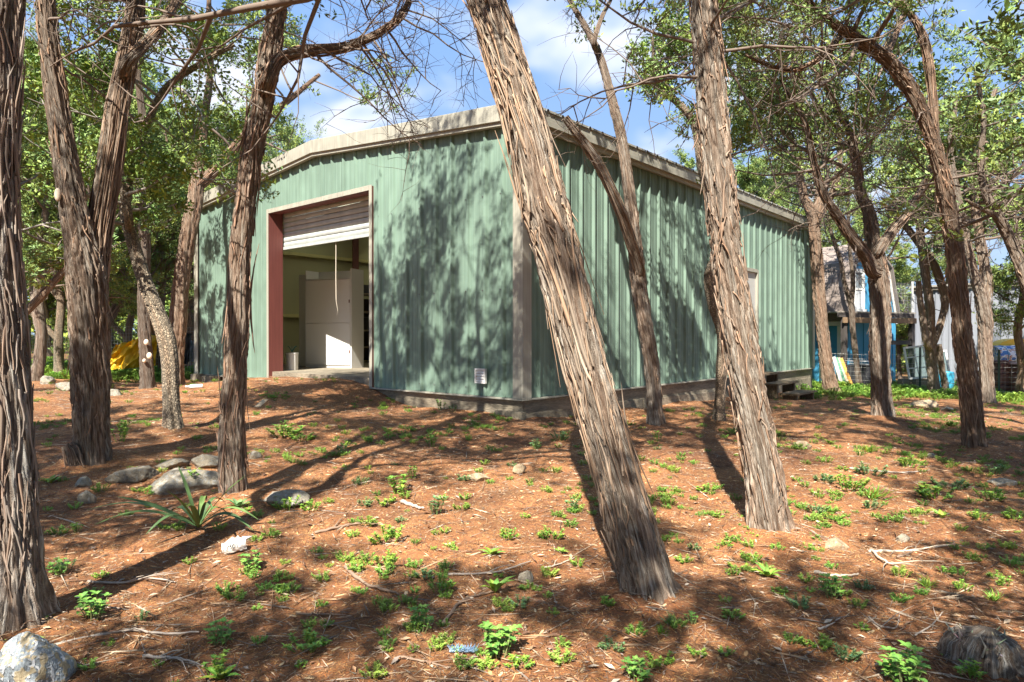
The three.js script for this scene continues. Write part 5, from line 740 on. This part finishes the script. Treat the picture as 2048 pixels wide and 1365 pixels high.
{ // broken stump
  const f = hit(1972, 1330), t = thing('stump', 'low weathered grey stump with a splintered top', 'stump', f.toArray()), a = new Acc(), r = mul(8);
  const g = trunkGeo([{ p: v3(0, -0.08, 0), r: 0.125 }, { p: v3(0.0, 0.03, 0), r: 0.11 }, { p: v3(0.015, 0.1, 0), r: 0.09 }, { p: v3(0.02, 0.135, 0), r: 0.03 }], { sides: 60, step: 0.008, seed: 5, flare: 0.2 }); part('wood', g.geo, M.barkGrey, t);
  for (let k = 0; k < 60; k++) { const th = r() * 6.28, R = 0.03 + 0.075 * r(), b = v3(Math.cos(th) * R, 0.06, Math.sin(th) * R), h = 0.02 + r() * 0.07; a.tube([b, b.clone().add(v3((r() - 0.5) * 0.03, h * 0.6, (r() - 0.5) * 0.03)), b.clone().add(v3((r() - 0.5) * 0.06, h, (r() - 0.5) * 0.06))], [0.006, 0.005, 0.001], 4, [0.3 + r() * 0.2, 0.27 + r() * 0.17, 0.24 + r() * 0.12]); } part('splinters', a.geo(), M.shred, t, true);
  const root = trunkGeo([{ p: v3(0.08, 0.06, 0.02), r: 0.03 }, { p: v3(0.2, 0.01, 0.03), r: 0.022 }, { p: v3(0.34, -0.02, 0.07), r: 0.015 }], { sides: 18, step: 0.015, seed: 6, flare: 0 }); part('root', root.geo, M.barkGrey, t);
}
const shedMask = (p) => { const rx = p.x - C.x, rd = -p.z - C.d, t = rx * UX + rd * UD, n = -(rx * UD - rd * UX); return t > -0.1 && t < W + 0.1 && n < 0.05 && n > -L - 0.1; };
{ // needle litter: slivers, twiglets, bark flakes and dry leaves, thickest near the viewer
  const r = mul(55), mk = (name, geo, n, label, f) => { const m = new THREE.InstancedMesh(geo, M.litter, n), mat = new THREE.Matrix4(), q = new THREE.Quaternion(), e = new THREE.Euler(), c = new THREE.Color(); let i = 0; while (i < n) { const d = 1.3 + 11 * Math.pow(r(), 1.7), x = (r() - 0.5) * 1.75 * (d + 0.6), z = -d; if (shedMask(v3(x, 0, z))) continue; const k = f(r); e.set(k.tx, r() * 6.283, k.tz); q.setFromEuler(e); m.setMatrixAt(i, mat.compose(v3(x, gh(x, z) + mound(x, z) + k.y, z), q, v3(k.l, k.w, k.w))); c.setRGB(...k.c); m.setColorAt(i, c); i++; } shade(m); m.name = name; m.userData = { kind: 'stuff', label, category: 'litter' }; scene.add(m); };
  M.litter = new THREE.MeshStandardMaterial({ color: 0xffffff, roughness: 0.95 });
  const sl = new Acc(); sl.tube([v3(-0.5, 0, 0), v3(-0.1, 0.3, 0.6), v3(0.25, 0.2, -0.3), v3(0.5, 0, 0.2)], [0.5, 0.8, 0.7, 0.2], 3); const sg = sl.geo();
  const tones = [[0.42, 0.25, 0.14], [0.3, 0.16, 0.09], [0.5, 0.34, 0.21], [0.58, 0.45, 0.32], [0.2, 0.11, 0.07], [0.3, 0.25, 0.21], [0.24, 0.13, 0.08], [0.56, 0.47, 0.37]];
  const tone = (r) => { const c = tones[Math.floor(r() * tones.length)], v = 0.6 + r() * 0.6; return c.map((x) => x * v); };
  mk('needle_litter', sg, 80000, 'brown cedar needles and shreds covering the ground', (r) => ({ l: 0.014 + r() * r() * 0.055, w: 0.0009 + r() * 0.0014, tx: (r() - 0.5) * 0.5, tz: (r() - 0.5) * 0.7, y: 0.004 + r() * 0.008, c: tone(r) }));
  mk('twig_litter', sg, 2600, 'small dead twigs scattered over the ground', (r) => ({ l: 0.08 + r() * r() * 0.28, w: 0.0018 + r() * 0.003, tx: (r() - 0.5) * 0.2, tz: (r() - 0.5) * 0.15, y: 0.008, c: tone(r).map((x) => x * 1.15) }));
  const lf = new Acc(); { const A = v3(-0.5, 0, 0), B = v3(0.5, 0.1, 0), c1 = v3(0, 0.14, 0.3), c2 = v3(0.05, 0.14, -0.28), m = v3(0, -0.02, 0); lf.tri(A, m, c1); lf.tri(m, B, c1); lf.tri(A, c2, m); lf.tri(m, c2, B); }
  mk('dry_leaf_litter', lf.geo(), 5200, 'dry curled leaves and bark flakes lying in the needles', (r) => { const s = 0.016 + r() * r() * 0.045; return { l: s, w: s * (0.5 + r() * 0.4), tx: (r() - 0.5) * 0.5, tz: (r() - 0.5) * 0.4, y: 0.009, c: tone(r).map((x) => x * 1.2) }; });
}
console.log('litter done');

// ------------------------------------------------------------------ weeds
function leafInto(a, b, d, L, w, up, col) { // one lance-shaped leaf: folded on its midrib, drooping at the tip
  const s = new V3().crossVectors(d, up).normalize(), n = new V3().crossVectors(s, d).normalize(), q = (f, side, lift) => b.clone().addScaledVector(d, L * f).addScaledVector(s, w * side).addScaledVector(n, lift * L);
  const m1 = q(0.35, 0, 0.05), m2 = q(0.7, 0, 0.04), l1 = q(0.35, 1, 0.12), l2 = q(0.68, 0.75, 0.08), r1 = q(0.35, -1, 0.12), r2 = q(0.68, -0.75, 0.08), tip = q(1, 0, -0.1);
  a.tri(b, m1, l1, col); a.tri(m1, m2, l2, col); a.tri(m1, l2, l1, col); a.tri(m2, tip, l2, col); a.tri(b, r1, m1, col); a.tri(m1, r2, m2, col); a.tri(m1, r1, r2, col); a.tri(m2, r2, tip, col);
}
function herb(kind, seed) {                                               // size about 1 across; returns {stem, leaves}
  const r = mul(seed), stem = new Acc(), leaf = new Acc(), parts = [];
  const add = (b, d, L, w, up) => { const v = 0.7 + r() * 0.6, y = r(); leafInto(leaf, b, d.normalize(), L, w, up, [v * (0.8 + 0.7 * y), v, v * (1 - 0.4 * y)]); };
  if (kind === 'rosette') { for (let k = 0; k < 9; k++) { const t = k * 2.4, e = 0.35 + r() * 0.6; add(v3(0, 0.02, 0), v3(Math.cos(t) * Math.cos(e), Math.sin(e), Math.sin(t) * Math.cos(e)), 0.4 + r() * 0.3, 0.07 + r() * 0.05, v3(0, 1, 0)); } }
  else if (kind === 'grass') { for (let k = 0; k < 34; k++) { const t = r() * 6.28, e = 0.6 + r() * 0.8; add(v3((r() - 0.5) * 0.3, 0, (r() - 0.5) * 0.3), v3(Math.cos(t) * Math.cos(e), Math.sin(e), Math.sin(t) * Math.cos(e)), 0.4 + r() * 0.4, 0.012, v3(Math.cos(t + 1.5), 0.2, Math.sin(t + 1.5))); } }
  else {
    const broad = kind === 'broad', n = broad ? 9 : 13;
    for (let k = 0; k < n; k++) {
      const t = r() * 6.28, R = (broad ? 0.34 : 0.46) * Math.sqrt(r()), b = v3(Math.cos(t) * R * 0.5, 0, Math.sin(t) * R * 0.5), top = v3(Math.cos(t) * R, (broad ? 0.3 : 0.1) + r() * (broad ? 0.34 : 0.26), Math.sin(t) * R); stem.tube([b, b.clone().lerp(top, 0.5).add(v3(0.01, 0, 0)), top], [0.012, 0.01, 0.006], 4, [0.8, 0.8, 0.6]);
      const whorls = broad ? 3 : 4; for (let w = 0; w < whorls; w++) { const c = b.clone().lerp(top, 0.35 + 0.65 * (w + 1) / whorls), m = broad ? (w === whorls - 1 ? 6 : 3) : 5; for (let i = 0; i < m; i++) { const a = i / m * 6.28 + w * 1.1 + k, e = 0.15 + r() * 0.7; add(c, v3(Math.cos(a) * Math.cos(e), Math.sin(e), Math.sin(a) * Math.cos(e)), (broad ? 0.15 : 0.1) * (0.6 + 0.8 * r()), (broad ? 0.04 : 0.021) * (0.8 + 0.4 * r()), v3(0, 1, 0)); } }
    }
  }
  return mergeGeometries([leaf.geo(), ...(stem.p.length ? [stem.geo()] : [])]);
}
M.weedVC = new THREE.MeshStandardMaterial({ color: new THREE.Color().setRGB(0.2, 0.39, 0.065), roughness: 0.55, side: THREE.DoubleSide, vertexColors: true }); M.weedCool = M.weedVC.clone(); M.weedCool.color.setRGB(0.15, 0.29, 0.13);
const herbs = {}; for (const k of ['broad', 'fine', 'rosette', 'grass']) herbs[k] = [0, 1, 2].map((i) => herb(k, 500 + i * 7 + k.length));
const leafKind = new Acc(); leafInto(leafKind, v3(0, 0, 0), v3(1, 0, 0), 1, 0.26, v3(0, 1, 0)); const oneLeaf = leafKind.geo();
// the largest weeds in front: every leaf its own piece
function bigWeed(label, px, py, wpx, seed, dense = 1) {
  const f = hit(px, py), w = 0.82 * wpx / F * -f.z, t = thing('leafy_weed', label, 'weed', f.toArray()), r = mul(seed), st = new Acc(), mats = bigWeed.m ??= [[0.16, 0.36, 0.06], [0.21, 0.42, 0.07], [0.13, 0.3, 0.06], [0.27, 0.45, 0.09]].map((c) => leafMat(...c));
  const n = Math.round(11 * dense), put = (c, a, e, L) => { const m = part('leaf', oneLeaf, mats[Math.floor(r() * 4)], t); m.position.copy(c); m.rotation.set(0, a, e, 'YXZ'); m.scale.set(L, L, L * (0.9 + 0.4 * r())); };
  for (let k = 0; k < n; k++) { const th = r() * 6.28, R = 0.36 * w * Math.sqrt((k + 0.5) / n), top = v3(Math.cos(th) * R, w * (0.22 + 0.42 * r() * (1.2 - R / w)), Math.sin(th) * R), b = v3(Math.cos(th) * R * 0.4, -0.01, Math.sin(th) * R * 0.4); st.tube([b, b.clone().lerp(top, 0.6).add(v3(0.004, 0.004, 0)), top], [0.0028, 0.0025, 0.0015], 5);
    for (let q = 0; q < 3; q++) { const c = b.clone().lerp(top, [0.55, 0.8, 1][q]), m = q === 2 ? 5 : 2; for (let i = 0; i < m; i++) put(c, i / m * 6.28 + k + q * 1.57 + r() * 0.5, (q === 2 ? 0.55 : 0.25) - r() * 0.3, w * (0.12 + 0.1 * r())); } }
  part('stems', st.geo(), std(0.25, 0.3, 0.12, 0.7), t);
}
[['bushy bright weed between grey cedar foot and shaded litter', 182, 1244, 96], ['dense rounded weed at the end of the long grey branch', 434, 1292, 84], ['pointed-leaf weed beside the blue tuft', 1000, 1312, 118, 1.4], ['pale leafy weed alone in the front litter', 1272, 1362, 84], ['spreading leafy weed left of the curved brown branch', 842, 1266, 84], ['pale weed clump with curling leaves at the cedar flare', 118, 1152, 62], ['low weed spreading in front of the printed scrap', 500, 1140, 70, 0.9], ['three-leaved sprig right of the leaning cedar foot', 1382, 1252, 44, 0.5], ['weed with drooping leaves in front of the stump', 1812, 1372, 130, 1.5], ['weed cluster in shade before the cream limestone', 1664, 1196, 84, 1.3]].forEach(([l, x, y, w, d], i) => bigWeed(l, x, y, w, 700 + i, d));
const weedLabels = { broad: 'small broad-leaved green weed in the brown litter', fine: 'low fine-leaved green weed in the brown litter', rosette: 'dandelion-like rosette of long leaves in the litter', grass: 'tuft of thin green grass in the litter' };
let wi = 0; const rw = mul(61);
const spots = TREES.map((o) => [o.name.replace(/_/g, ' '), scene.getObjectByName(o.name).position]); const nearest = (f) => spots.reduce((a, b) => (b[1].distanceTo(f) < a[1].distanceTo(f) ? b : a))[0];
function weed(kind, px, py, wpx) {
  const f = hit(px, py); if (-f.z > 40 || shedMask(f)) return; const w = wpx / F * -f.z, v = wi++ % 3, m = solo(kind === 'grass' ? 'grass_tuft' : kind === 'rosette' ? 'rosette_weed' : kind === 'broad' ? 'broadleaf_weed' : 'fine_weed', herbs[kind][v], rw() < 0.25 ? M.weedCool : M.weedVC, weedLabels[kind].replace(/ in the.*/, '') + ' near the ' + nearest(f), kind === 'grass' ? 'grass' : 'weed', { broad: 'broad-leaved weeds', fine: 'fine-leaved weeds', rosette: 'rosette weeds', grass: 'grass tufts' }[kind] + ' near the ' + nearest(f));
  m.position.set(f.x, f.y - 0.004, f.z); m.scale.set(w * 1.2, w * (0.75 + 0.5 * rw()), w * 1.2); m.rotation.y = rw() * 6.28;
}
for (const [k, x, y, w] of [['fine', 470, 1200, 52], ['fine', 610, 1298, 92], ['fine', 600, 1335, 30], ['fine', 775, 1086, 76], ['broad', 798, 988, 58], ['fine', 1018, 1078, 46], ['fine', 1100, 1078, 52], ['fine', 880, 1182, 60], ['fine', 848, 1156, 50], ['fine', 772, 1132, 62], ['fine', 735, 1052, 40], ['broad', 870, 1030, 46], ['fine', 925, 1020, 36], ['fine', 932, 962, 36], ['fine', 1145, 1026, 30], ['fine', 1124, 1036, 24], ['broad', 1145, 1024, 34], ['rosette', 990, 1188, 70], ['rosette', 985, 1112, 44], ['rosette', 1122, 1106, 30], ['broad', 1096, 1200, 26], ['broad', 1216, 1220, 34], ['fine', 1600, 1215, 56], ['fine', 1560, 1188, 40], ['fine', 1640, 1300, 66], ['fine', 1692, 1322, 60], ['broad', 1945, 1362, 62], ['fine', 1480, 1142, 44], ['rosette', 1536, 1156, 48], ['fine', 1466, 1152, 32], ['fine', 1635, 1028, 50], ['fine', 1665, 1042, 44], ['grass', 1752, 1000, 66], ['grass', 1858, 1176, 40], ['fine', 1745, 1018, 44], ['fine', 1870, 996, 90], ['fine', 1905, 978, 70], ['fine', 1985, 1000, 60], ['rosette', 1886, 1038, 40], ['broad', 1992, 950, 40], ['fine', 1700, 982, 70], ['fine', 1650, 965, 50], ['fine', 1740, 950, 60], ['fine', 1820, 935, 56], ['fine', 570, 872, 80], ['fine', 600, 882, 60], ['broad', 240, 884, 40], ['broad', 243, 862, 36], ['rosette', 100, 968, 40], ['fine', 130, 1142, 44], ['fine', 560, 1158, 36], ['fine', 690, 1126, 38], ['fine', 640, 1216, 30], ['broad', 430, 1352, 60], ['rosette', 440, 1362, 70], ['fine', 575, 1020, 60], ['fine', 620, 1022, 46], ['fine', 490, 1020, 40], ['rosette', 475, 1018, 44], ['broad', 385, 975, 40], ['fine', 285, 985, 40], ['fine', 200, 985, 36], ['broad', 150, 1066, 30], ['fine', 340, 1060, 50], ['fine', 540, 1075, 40], ['fine', 200, 1155, 34], ['fine', 770, 1010, 50], ['fine', 720, 970, 36], ['fine', 665, 912, 30], ['fine', 730, 1012, 40], ['fine', 930, 1000, 30], ['broad', 880, 820, 26], ['broad', 905, 824, 22], ['fine', 1120, 880, 40], ['fine', 1600, 900, 40], ['rosette', 1660, 888, 26], ['fine', 1560, 985, 40], ['fine', 1500, 905, 40], ['grass', 1740, 905, 30], ['fine', 1960, 1040, 44], ['fine', 2030, 1040, 50], ['fine', 2000, 1160, 40], ['broad', 2010, 1175, 30], ['fine', 1730, 1180, 40], ['fine', 1430, 1035, 30], ['rosette', 1440, 1040, 24], ['fine', 1415, 985, 50], ['fine', 1345, 1075, 30], ['fine', 1370, 1125, 40], ['fine', 1390, 1100, 30]]) weed(k, x, y, w);
for (let n = 0; n < 130; n++) { const right = rw() < 0.55, x = right ? 1280 + rw() * 780 : rw() * 1280, y = 830 + Math.pow(rw(), 1.5) * 520, q = 0.6 + (y - 700) / 420; if (noise(x / 170, y / 60, 5) < -0.1) continue; weed(rw() < 0.78 ? 'fine' : rw() < 0.5 ? 'broad' : 'grass', x, y, (14 + rw() * 16) * q); }
{ // ground cover: tiny sprouts everywhere, thick grass by the fences
  const r = mul(66), g = herbs.fine[1], list = []; const cover = (x, z) => smooth(0.0, 0.5, fbm(x * 0.55, z * 0.55, 31, 3) + 0.12 * smooth(2, 6, x) - 0.06);
  for (let n = 0; n < 11000; n++) { const d = 2 + 12.5 * Math.pow(r(), 0.9), x = (r() - 0.5) * 1.7 * d; if (shedMask(v3(x, 0, -d)) || r() > cover(x, -d) * 0.9 + 0.05) continue; list.push([x, -d, 0.035 + r() * 0.06]); }
  for (let n = 0; n < 5200; n++) { const left = r() < 0.4, d = 13.2 + r() * 8, px = left ? -60 + r() * 450 : 1600 + r() * 560, x = (px - CX) / F * d; if (shedMask(v3(x, 0, -d)) || (left ? d < 14 && r() < 0.7 : d < 14.6 + 1.2 * noise(x * 0.8, 1, 1) && r() < 0.85)) continue; list.push([x, -d, (0.13 + r() * r() * 0.34) * (0.85 + 0.45 * noise(x * 0.9, d * 0.9, 4))]); }
  const m = new THREE.InstancedMesh(g, M.weed, list.length), mat = new THREE.Matrix4(), q = new THREE.Quaternion(), e = new THREE.Euler(), c = new THREE.Color();
  list.forEach(([x, z, s], i) => { e.set(0, r() * 6.28, 0); q.setFromEuler(e); m.setMatrixAt(i, mat.compose(v3(x, gh(x, z) - 0.003, z), q, v3(s * 1.4, s * 1.3, s * 1.4))); const v = 0.75 + r() * 0.6; c.setRGB(v * (0.9 + 0.5 * r()), v, v); m.setColorAt(i, c); });
  shade(m); m.name = 'ground_cover'; m.userData = { kind: 'stuff', label: 'low green sprouts and grass growing through the litter', category: 'ground cover' }; scene.add(m);
}
{ // strap-leaved plant
  const f = hit(395, 1062), t = thing('strap_leaf_plant', 'dark green plant with long arching strap leaves', 'plant', f.toArray()), d = -f.z, tips = [[355, 933, 0], [490, 952, 0.1], [232, 994, 0.15], [332, 982, 0.3], [448, 1005, -0.25], [412, 1000, -0.2], [172, 1108, -0.35], [186, 1096, -0.1], [505, 1062, 0.05], [515, 1040, 0.2], [290, 1070, 0.3], [380, 1012, 0.25], [425, 1020, 0.25], [460, 1080, -0.2], [330, 1075, -0.25]], b0 = v3(0, 0.02, 0);
  tips.forEach(([px, py, dz], i) => { const e = P(px, py, d - dz).sub(f); e.y = Math.max(e.y, gh(f.x + e.x, f.z + e.z) - f.y + 0.015); const a = new Acc(), n = 12, side = new V3().crossVectors(e, v3(0, 1, 0.3)).normalize(), w0 = 0.010 + (i % 3) * 0.003, pt = (s) => b0.clone().lerp(e, s).add(v3(0, Math.sin(Math.PI * s) * (e.y < 0.2 ? 0.09 : 0.03), 0)); let pr = null;
    for (let k = 0; k <= n; k++) { const s = k / n, p = pt(s), w = w0 * Math.pow(Math.sin(Math.PI * (0.12 + 0.87 * s)), 0.6), l = p.clone().addScaledVector(side, w), r = p.clone().addScaledVector(side, -w), m = p.clone().add(v3(0, -w * 0.5, 0)); if (pr) { a.quad(pr[0], pr[1], m, l); a.quad(pr[1], pr[2], r, m); } pr = [l, m, r]; } part('leaf', a.geo(), M['strap' + (i % 2)] ??= leafMat(...(i % 2 ? [0.13, 0.22, 0.055] : [0.08, 0.15, 0.05])), t); });
}
{ // printed scrap of packaging, blue tuft, plastic bottle, cardboard
  const f = hit(470, 1104), t = thing('printed_scrap', 'crumpled white packaging scrap with black lettering', 'litter', f.toArray(), 0.3), R = 0.066; t.scale.setScalar(0.72); t.rotation.z = 0.16;
  const tex = canvasTex(512, 256, (c) => { c.fillStyle = '#d8d3cb'; c.fillRect(0, 0, 512, 256); c.fillStyle = '#2c2622'; c.font = 'bold 104px sans-serif'; c.save(); c.translate(110, 196); c.rotate(0.02); c.fillText('nsdn', 0, 0); c.restore(); c.font = 'bold 46px sans-serif'; c.fillText('il', 30, 196); });
  const g = new THREE.BufferGeometry(), pos = [], uv = [], idx = [], nx = 26, ny = 14; for (const off of [0, -0.0025]) for (let j = 0; j <= ny; j++) for (let i = 0; i <= nx; i++) { const u = i / nx, v = j / ny, th = lerp(-0.5, 1.9, v), w = 0.010 * noise(u * 4, v * 3, 7) + 0.005 * noise(u * 11, v * 8, 3), rr = R * (0.85 + 0.3 * Math.sin(u * 3)) + w + off; pos.push((u - 0.5) * 0.17, 0.012 + rr * (0.4 + 0.75 * Math.sin(th)), rr * Math.cos(th)); uv.push(u, v); }
  const NN = (nx + 1) * (ny + 1); for (const s of [0, 1]) for (let j = 0; j < ny; j++) for (let i = 0; i < nx; i++) { const a = s * NN + j * (nx + 1) + i, b = a + nx + 1; if (s) idx.push(a, b, a + 1, a + 1, b, b + 1); else idx.push(a, a + 1, b, a + 1, b + 1, b); } g.setAttribute('position', new THREE.Float32BufferAttribute(pos, 3)); g.setAttribute('uv', new THREE.Float32BufferAttribute(uv, 2)); g.setIndex(idx); g.computeVertexNormals();
  part('wrapper', g, new THREE.MeshStandardMaterial({ map: tex, roughness: 0.6 }), t); part('folded_end', new THREE.ConeGeometry(0.035, 0.07, 7, 1).rotateZ(-1.4).scale(1, 0.7, 0.6).translate(0.1, 0.08, 0.0), std(0.62, 0.6, 0.57, 0.6), t);
  const fb = hit(926, 1308), tb = thing('blue_tuft', 'frayed blue plastic tuft lying in the litter', 'litter', fb.toArray()), a = new Acc(), r = mul(9); for (let k = 0; k < 130; k++) { const x = (r() - 0.5) * 0.1, th = r() * 6.28, b = v3(x, 0.006, (r() - 0.5) * 0.02), e = b.clone().add(v3(Math.cos(th) * 0.018, 0.008 + r() * 0.014, Math.sin(th) * 0.026)); a.tube([b, e], [0.0012, 0.0008], 3); } part('fringe', a.geo(), std(0.25, 0.42, 0.62, 0.5), tb, true); part('spine', new THREE.CapsuleGeometry(0.005, 0.1, 4, 8).rotateZ(Math.PI / 2).translate(0, 0.006, 0), std(0.5, 0.6, 0.7, 0.5), tb);
  const bt = hit(390, 778), tt = thing('plastic_bottle', 'clear white plastic bottle lying near the far shed corner', 'bottle', [bt.x, bt.y + 0.035, bt.z], 0.4); part('body', new THREE.LatheGeometry([[0.001, -0.1], [0.034, -0.1], [0.036, 0.03], [0.03, 0.07], [0.013, 0.095], [0.013, 0.12]].map(([x, y]) => new THREE.Vector2(x, y)), 16).rotateZ(Math.PI / 2), std(0.75, 0.78, 0.8, 0.2), tt); part('cap', new THREE.CylinderGeometry(0.016, 0.016, 0.02, 12).rotateZ(Math.PI / 2).translate(-0.13, 0, 0), std(0.8, 0.8, 0.8, 0.4), tt);
  const cb = hit(522, 815), ct = solo('cardboard_scrap', new THREE.BoxGeometry(0.1, 0.16, 0.008).rotateX(-1.0).rotateY(-0.5).translate(0, 0.05, 0), std(0.5, 0.38, 0.24, 0.9), 'small tan cardboard scrap on the door mound', 'litter'); ct.position.copy(cb);
}
console.log('weeds done');

renderer.render(scene, camera);
